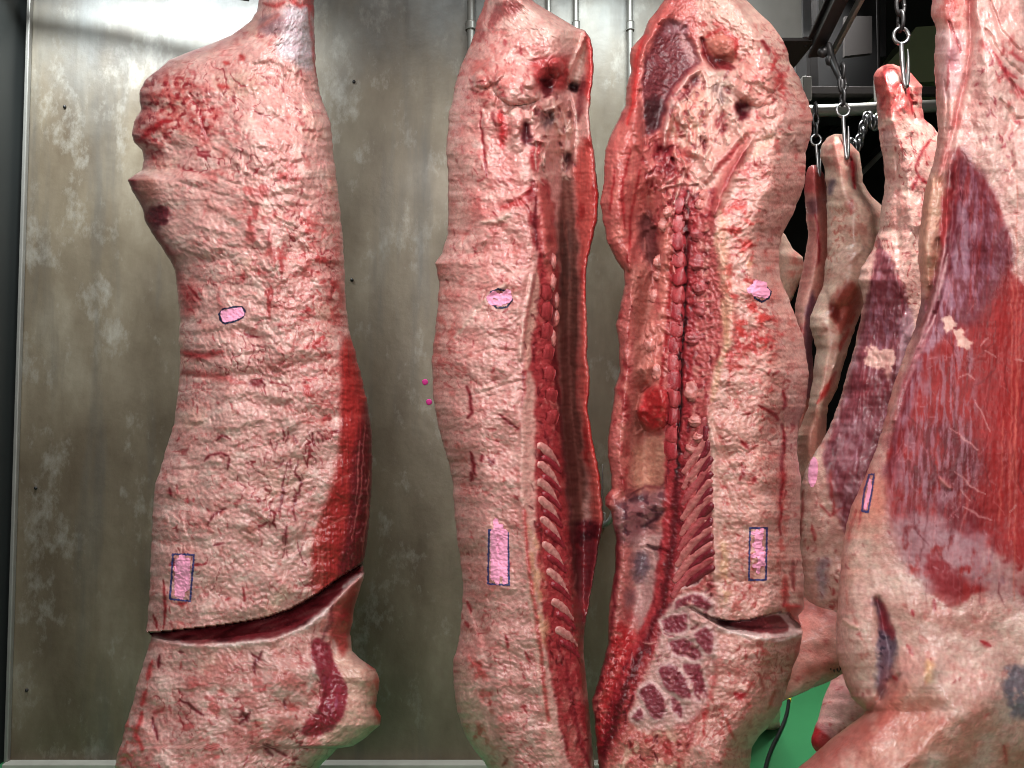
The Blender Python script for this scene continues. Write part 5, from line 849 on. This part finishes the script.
# ---------------- a further side whose raw ended foreleg shows above the floor
HL = [(150,960),(400,930),(600,880),(690,862),(760,880)]; HR = [(150,1000),(400,1010),(600,1000),(690,960),(760,930)]
s = Sheet(3.2, [wd(HL, .04), mid(HL, HR, .5, -.06), wd(HR, .04)], 150, 810, step=4, edge=(20,.06,20,.06), tb=.08, cap=(20,40), seed=11, base=(214,150,142)); s.rough(.01,.03,.03,o=3); s.mottle((196,96,92),.04,.05,0,.6,.6)
rH = empty('beef_side', P(920, 810, 3.2), 'mostly hidden carcass behind the large right one, only its raw red ended foreleg stub visible over the green floor', 'carcass', 'half carcasses hanging on the right')
rH['label'] = 'mostly hidden carcass at right, only its red ended foreleg stub showing over green floor'
s.build(rH)
leg('foreleg', [(905,640,3.06,42),(872,676,3.03,33),(848,708,3.0,23),(834,730,2.98,17),(824,742,2.97,12)], rH, legpaint((222,158,152), (190,96,104), .13, 12), 12, .004)

# ---------------- pale side on the small hook
EL = [(134,834),(137,828),(144,822),(150,820.5),(156,820),(166,823.5),(186,826),(220,827),(249,827),(286,823),(303,816),(318,810),(326,810),(349,816),(374,813),(406,808.6),(425,801),(435,797),(475,797),(520,800),(600,812),(650,830)]
ER = [(134,842),(137,845),(146,853),(153,860),(166,861.7),(183,863),(194,870),(204,880),(215,890),(260,890),(290,870),(320,858),(337,852),(366,843),(389,837),(406,828),(420,827),(450,826),(520,840),(600,850),(650,850)]
s = Sheet(2.6, [wd(EL, .04), mid(EL, ER, .4, -.05), mid(EL, ER, .7, -.05), wd(ER, .05)], 134, 650, step=1.3, edge=(12,.05,12,.05), cap=(10,30), tb=.09, sm=3, seed=14, base=(240,206,186))
s.rough(.008,.03,.03,o=2,k=1); s.rough(.003,.07,.05,o=4,k=2,warp=8); s.ridge([(851,160),(852,175),(854,188)], -.02, 3); s.dome(849,275,20,34,.02,25); s.ridge([(826,290),(836,275),(848,262),(862,250)], .008, 3); s.bump(838,318,10,14,-.025,20); s.bump(848,305,12,18,-.015); s.bump(817,325,8,14,.012); s.ridges([[(856,315),(846,340),(834,368)],[(860,325),(850,345),(842,360)]], .012, 2.5); s.bump(806,398,10,10,.016); s.ridges([[(812,415),(806,430),(800,450)]], -.01, 4)
s.mottle((206,128,116), .05, .05, .1, .6, .5, k=1); s.mottle((246,224,204), .04, .03, .0, .6, .6, k=2); s.fill([(820,136),(856,140),(860,175),(840,170),(824,166)], (214,126,118), 6, op=.7, tex=(.1,.1,-.5,.3)); s.fill([(828,178),(836,180),(833,194),(828,194)], (112,88,104), 3, op=.85); s.line([(851,156),(853,172),(855,188)], (150,24,34), 2.2, .9); s.line([(852,200),(851,215)], (190,80,76), 2, .6)
s.fill([(838,285),(856,278),(862,300),(852,330),(838,336),(830,312)], (176,76,64), 5, (4,.1), .85); s.fill([(830,300),(840,306),(838,322),(830,316)], (110,34,30), 3, op=.7); s.fill([(842,262),(860,250),(858,274),(840,288),(832,286)], (234,196,176), 4, op=.7); s.lines([[(836,372),(826,392),(818,404)],[(830,382),(822,396)],[(848,330),(840,350)],[(812,340),(806,360)]], (190,50,46), 2.5, .8); s.fill([(800,410),(820,405),(820,440),(800,470)], (170,110,92), 5, op=.6); s.flecks(50, [(825,200),(870,205),(850,260),(826,280)], (196,96,84), w=(.5,1.2), ln=(2,7), spread=20, ang=115, k=2)
s.fill([(797,440),(828,410),(826,480),(800,500)], (196,130,116), 5, op=.5)
s.part([(838,285),(856,278),(862,300),(852,330),(838,336),(830,312)], 'open_cavity', M_RAW); s.part([(815,130),(865,130),(864,165),(840,172),(820,166)], 'hock_end', M_FAT)
rE = empty('beef_side', P(820, 650, 2.6), 'pale cream carcass on a chain hook, grey spot on its shank', 'carcass', 'half carcasses hanging on the right'); s.build(rE)
# ---------------- narrow red shank beside it, pale bulge behind
DL = [(165,812),(167,808),(172,806),(192,804),(214,806),(235,808.6),(263,804),(285,799),(298,796),(340,792),(420,790),(520,795)]; DR = [(165,816),(168,820),(175,824),(200,828),(249,829),(286,825),(320,815),(345,812),(400,815),(520,812)]
s = Sheet(2.85, [wd(DL, .03), mid(DL, DR, .5, -.04), wd(DR, .03)], 165, 520, step=1.3, edge=(8,.04,8,.04), cap=(8,20), tb=.07, sm=3, seed=17, base=(212,140,130)); s.rough(.006,.05,.03,o=3,k=1); s.mottle((176,50,54),.07,.05,.1,.7,.6); s.fill([(800,165),(826,165),(826,195),(804,192)], (186,70,70), 5, op=.7); s.fill([(808,200),(818,198),(818,214),(810,214)], (90,40,52), 4, op=.7); s.line([(816,215),(820,250),(817,268)], (150,20,34), 1.6, .8); s.fill([(798,298),(810,285),(816,260),(822,270),(812,310),(800,330)], (236,186,170), 4, op=.7); s.fill([(804,320),(812,290),(816,300),(812,400),(804,400)], (108,66,92), 3, op=.85)
s.part([(800,160),(828,160),(828,194),(802,192)], 'hock_end', M_RAW)
rD = empty('beef_side', P(805, 520, 2.85), 'narrow red shanked carcass squeezed between the exposed spine one and the pale cream one', 'carcass', 'half carcasses hanging on the right'); s.build(rD)
KL = [(215,745),(300,740),(420,742),(560,748)]; KR = [(215,768),(228,779),(235,785),(249,793),(257,803),(272,805),(286,798),(303,790),(420,790),(560,780)]
s = Sheet(3.3, [wd(KL, .03), mid(KL, KR, .6, -.05), wd(KR, .04)], 215, 730, step=2, edge=(10,.04,14,.06), cap=(16,20), tb=.08, sm=4, seed=19, base=(240,206,186)); s.rough(.008,.04,.04,o=3,k=1); s.fill([(790,245),(806,258),(802,290),(790,300)], (214,110,98), 6, op=.7, tex=(.1,.1,-.3,.3))
rK = empty('beef_side', P(770, 560, 3.3), 'pale bulging carcass farthest back, peeking out beside the waist of the exposed spine one', 'carcass', 'half carcasses hanging on the right'); s.build(rK)
# ================================================================ HOOKS, CHAINS, RAILS, CLUTTER
def link(name, c, w, h, r, parent, turn=0, mat=None):
    pts = []
    for k in range(17):
        a = 2 * math.pi * k / 16; x, z = math.cos(a) * w, math.sin(a) * h
        pts.append((c[0] + x * math.cos(turn), c[1] + x * math.sin(turn), c[2] + z, r))
    return tube(name, pts, parent, mat or M_STEEL, (150,150,150), ns=8, sub=2, capr=False)
def hook(px, peye, pbot, d, tip, label, nlinks, pxtop=None, scale=1.0):
    e = P(px, peye, d); k = d / F * scale
    t = empty('meat_hook', e, label, 'hook', 'meat hooks on the right')
    link('eye', e, 6.5 * k, 7 * k, 1.5 * k, t)
    b = P(px + 1.5, pbot, d)
    tp = P(px + tip, pbot - 6, d)
    pts = [(e[0], e[1], e[2] - 7 * k, 1.9 * k), (b[0], b[1], b[2] + .03, 1.9 * k), (b[0] + 1 * k, b[1], b[2] - 8 * k, 1.9 * k), ((b[0] + tp[0]) / 2, b[1] - .004, b[2] - 16 * k, 1.9 * k), (tp[0], b[1], b[2] - 8 * k, 1.8 * k), (tp[0] + 1 * k, b[1], tp[2] + 4 * k, 1.4 * k), (tp[0] + .5 * k, b[1], tp[2] + 14 * k, .5 * k)]
    tube('hook_shank', pts, t, M_STEEL, (160,160,160), ns=10)
    c = empty('hanging_chain', (e[0], e[1], e[2] + 10 * k), label.replace('steel hook', 'chain above the hook').replace('hook in', 'chain over'), 'chain', 'chains the hooks hang from')
    z = e[2] + 13 * k
    for i in range(nlinks):
        link('chain_link', (e[0], e[1], z), 4.2 * k, 8.5 * k, 1.7 * k, c, math.pi / 2 if i % 2 == 0 else .3, M_DARKSTEEL); z += 13.5 * k
    return c, z
hook(901, 36, 72, 2.19, 6.5, 'steel hook through the hock end of the purple flanked side', 8, scale=1.2)
hook(843, 110, 146, 2.55, 5, 'steel hook through the hock of the pale cream carcass', 3)
hook(816, 140, 166, 2.85, 4, 'steel hook in the narrow red shank beside the spine carcass', 3, scale=.8)
# overhead rail with trolley fingers
def beam(name, a, b, w, h, mat, parent):
    a, b = Vector(a), Vector(b); d = b - a; m = d.to_track_quat('Y', 'Z').to_matrix().to_4x4()
    return box_mesh(name, tuple((a + b) / 2), (w, d.length, h), mat, parent, .003, m)
z = 2.79; t = empty('overhead_rail', (1.13, 2.7, z), 'dark steel overhead rail running towards us above the chain by the steel box', 'rail')
for dx, dz, w, h in ((0, 0, .014, .06), (0, .034, .045, .012), (0, -.034, .045, .012)): beam('rail_flange' if h < .05 else 'rail_web', (1.135 + dx, 2.72, z + dz), (.884 + dx, 1.3, z + dz), w, h, M_DARKSTEEL, t)
beam('guide_bar', (1.20, 2.72, z - .03), (.95, 1.3, z - .03), .014, .03, M_GALV, t)
for y in (2.55, 1.45): box_mesh('rail_hanger', (.884 + .251 * (y - 1.3) / 1.42, y, (z + 4.2) / 2 + .02), (.03, .04, 4.2 - z - .04), M_DARKSTEEL, t)
e = P(843, 82, 2.55)
t = empty('trolley_hanger', P(832, 50, 2.6), 'bent dark hanger bar between the overhead rail and the chain hook', 'hanger')
tube('bent_bar', [(*P(828, 46, 2.62), .014), (*P(832, 60, 2.6), .013), (*P(836, 70, 2.57), .012), (*P(842, 80, 2.55), .011), (*P(842, 88, 2.55), .010)], t, M_DARKSTEEL, (50,48,48), ns=10)
blob('trolley_wheel', P(823, 52, 2.62), (.02, .016, .02), t, M_DARKSTEEL, (60,58,58), noise=0, n=12)
blob('pivot_nut', P(829, 60, 2.6), (.012, .014, .02), t, M_DARKSTEEL, (60,58,58), noise=.05, n=10)
# things seen between the carcasses in the dark back of the room
def quadbox(name, p, d, th, mat, label, cat):
    v = [P(x, y, d) for x, y in p]; v2 = [(a, b + th, c) for a, b, c in v]; n = len(p)
    f = [tuple(range(n)), tuple(range(2 * n - 1, n - 1, -1))] + [(i, (i + 1) % n + 0, (i + 1) % n + n, i + n)[::-1] for i in range(n)]
    o = raw_mesh(name, v + v2, f, mat, None, smooth=False); tag(o, label, cat); return o
quadbox('machine_housing', [(796,-30),(886,-30),(886,56),(878,57),(878,93),(796,93)], 4.4, .5, M_BLACK, 'big black unit hanging in the dark behind the bent hanger bar', 'machine')
quadbox('sheet_panel', [(845,16),(872,16),(872,53),(845,56)], 4.3, .03, M_BROWN, 'dull brown sheet on the front of the black hanging unit', 'panel')
quadbox('duct_panel', [(887,64),(902,48),(916,27),(960,24),(960,80),(887,84)], 4.6, .3, M_OLIVE, 'olive green slanted panel behind the hook of the purple flanked side', 'panel')
t = empty('cross_rail', P(870, 108, 4.2), 'pale galvanised rail running level across the dark background behind the hooks', 'rail')
a = P(770, 113, 4.2); b = P(985, 104, 4.1); tube('rail_bar', [(*a, .034), (*b, .034)], t, M_GALV, (170,170,168), ns=16, sub=2)
for x in (806, 880, 960): c = P(x, 98, 4.2); box_mesh('rail_bracket', (c[0], c[1], c[2] + .05), (.05, .05, .14), M_GALV, t)
c0 = P(880, 97, 4.25); box_mesh('upper_angle', (c0[0], c0[1], c0[2] + .03), (1.2, .05, .045), M_BROWN, t)
for x in (815, 960): c = P(x, 90, 4.25); box_mesh('ceiling_post', (c[0], c[1] + .03, (c[2] + 4.2) / 2), (.05, .05, 4.2 - c[2]), M_DARKSTEEL, t)
for i, (pa, pb, d, w, lab) in enumerate((((800,158),(862,118),4.9,.07,'upper slanted dark steel strut behind the pale cream carcass shank'), ((856,176),(905,126),5.0,.06,'slanted dark steel strut right of the pale cream carcass shank'), ((790,140),(835,140),5.2,.08,'level dark steel strut behind the narrow red shank'))):
    t = empty('steel_strut', P(*pa, d), lab, 'strut'); A0 = P(*pa, d); B0 = P(*pb, d + .2)
    beam('strut_bar', A0, B0, .03, w, M_GALV if i == 1 else M_DARKSTEEL, t); beam('strut_lip', (A0[0], A0[1] - .03, A0[2] + w / 2), (B0[0], B0[1] - .03, B0[2] + w / 2), .07, .012, M_DARKSTEEL, t)
    box_mesh('strut_hanger', (A0[0] + (B0[0]-A0[0]) * .5, (A0[1]+B0[1]) / 2, ((A0[2]+B0[2]) / 2 + 4.2) / 2 + .02), (.03, .03, 4.2 - (A0[2]+B0[2]) / 2), M_DARKSTEEL, t)
t = empty('spare_chain', P(868, 118, 4.0), 'slack spare chain looped in the dark between the two hooked shanks', 'chain')
for i in range(16):
    u = i / 15; c = P(852 + 28 * u, 145 - 34 * u + 8 * math.sin(u * 9), 4.0); link('chain_link', c, .022, .034, .008, t, (i % 2) * 1.5 + .3, M_STEEL)
c = P(880, 111, 4.0); tube('chain_dropper', [(c[0], c[1], c[2], .008), (c[0], c[1], 4.2, .008)], t, M_DARKSTEEL, (60,60,60), ns=8, capr=False)
# pale crates of light far off, the curved steel tube between two carcasses, cable on the floor
def floor_pt(px, py, z=.006):
    d = 1.0; a = P(px, py, 1.0); k = (CAM_H - z) / (CAM_H - a[2]); return (a[0] * k, a[1] * k, z)
t = empty('floor_cable', floor_pt(789, 700, 0), 'thin black cable snaking over the green floor below the exposed spine carcass', 'cable')
tube('cable', [(*floor_pt(x, y, .008), .008) for x, y in ((800,640),(793,660),(790,682),(789,700),(787,716),(779,734),(770,750),(764,772),(760,800),(740,850))], t, M_CABLE, (16,17,17), ns=8)
a, b = floor_pt(789.5, 696, .008), floor_pt(789, 701, .008); tube('tape_band', [(*a, .010), (*b, .010)], t, M_YEL, (210,190,60), ns=10, capr=False)
t = empty('wall_hook', P(606, 520, 3.03), 'small curved steel hook on the wall in the gap between middle and exposed spine carcasses', 'hook')
t['label'] = 'small curved steel hook on the wall between the middle and spine carcasses'
tube('hook_bar', [(*P(600, 523, 3.045), .011), (*P(606, 525, 3.0), .012), (*P(612, 519, 2.98), .012), (*P(614, 508, 2.98), .011)], t, M_GALV, (170,175,180), ns=12)
tube('hook_wire', [(*P(602.5, 465, 3.04), .003), (*P(602.5, 520, 3.04), .003)], t, M_STEEL, (190,190,190), ns=8)
box_mesh('hook_plate', P(602, 520, 3.05), (.03, .02, .06), M_GALV, t, .003)
# ================================================================ CAMERA AND LIGHT
cd = bpy.data.cameras.new('camera'); cam = bpy.data.objects.new('camera', cd); C.objects.link(cam)
cam.location = (0, 0, CAM_H); cam.rotation_euler = (math.pi / 2 + PITCH, 0, 0); cd.sensor_width = 36; cd.lens = F / 1024 * 36; cd.clip_start = .02
sc = bpy.context.scene; sc.camera = cam
w = bpy.data.worlds.new('cold_room_air'); sc.world = w; w.use_nodes = True
w.node_tree.nodes['Background'].inputs[0].default_value = (.9, .93, 1, 1); w.node_tree.nodes['Background'].inputs[1].default_value = .1
def area(name, loc, aim, sx, sy, e, col=(1, 1, 1), spread=180):
    l = bpy.data.lights.new(name, 'AREA'); l.shape = 'RECTANGLE'; l.size = sx; l.size_y = sy; l.energy = e; l.color = col; l.spread = math.radians(spread)
    o = bpy.data.objects.new(name, l); C.objects.link(o); o.location = loc
    o.rotation_euler = (Vector(aim) - Vector(loc)).to_track_quat('-Z', 'Y').to_euler(); return o
area('ceiling_tube_or_fill', (-1.6, 2.5, 3.4), (-1.6, 3.06, 2.1), .9, .14, 34, (.9, .97, 1), 110)
area('ceiling_tube_or_fill', (.4, 2.5, 3.4), (.4, 3.06, 2.2), .6, .12, 10, (.88, .98, 1), 100)
area('ceiling_tube_or_fill', (-.5, .55, 3.2), (-.3, 2.0, 1.0), .6, .25, 37, (1, .985, .97))
area('ceiling_tube_or_fill', (.78, .5, 3.2), (.7, 1.9, 1.2), .5, .25, 28, (1, .985, .97))  # unseen lamp, placed to brighten the right side of the exposed spine carcass
area('ceiling_tube_or_fill', (1.32, 1.8, 3.35), (1.22, 2.6, 1.5), .4, .12, 13, (1, .98, .95), 80)  # added lamp, there only to brighten the pale cream carcass
area('ceiling_tube_or_fill', (1.75, 4.3, 4.1), (1.5, 3.75, 0), .7, .3, 42, (1, .99, .97), 70)  # unseen lamp, narrowed and aimed to brighten the green floor patch
area('ceiling_tube_or_fill', (-.3, -1.5, 2.0), (.0, 2.4, .8), 1.3, .6, 68, (1, .98, .965))  # added fill behind the camera, no tube: evens out fronts and lower parts
sc.cycles.filter_width = 0.9
vs = sc.view_settings; vs.view_transform = 'Standard'; vs.look = 'None'; vs.gamma = 1; vs.use_curve_mapping = False; vs.exposure = -0.2
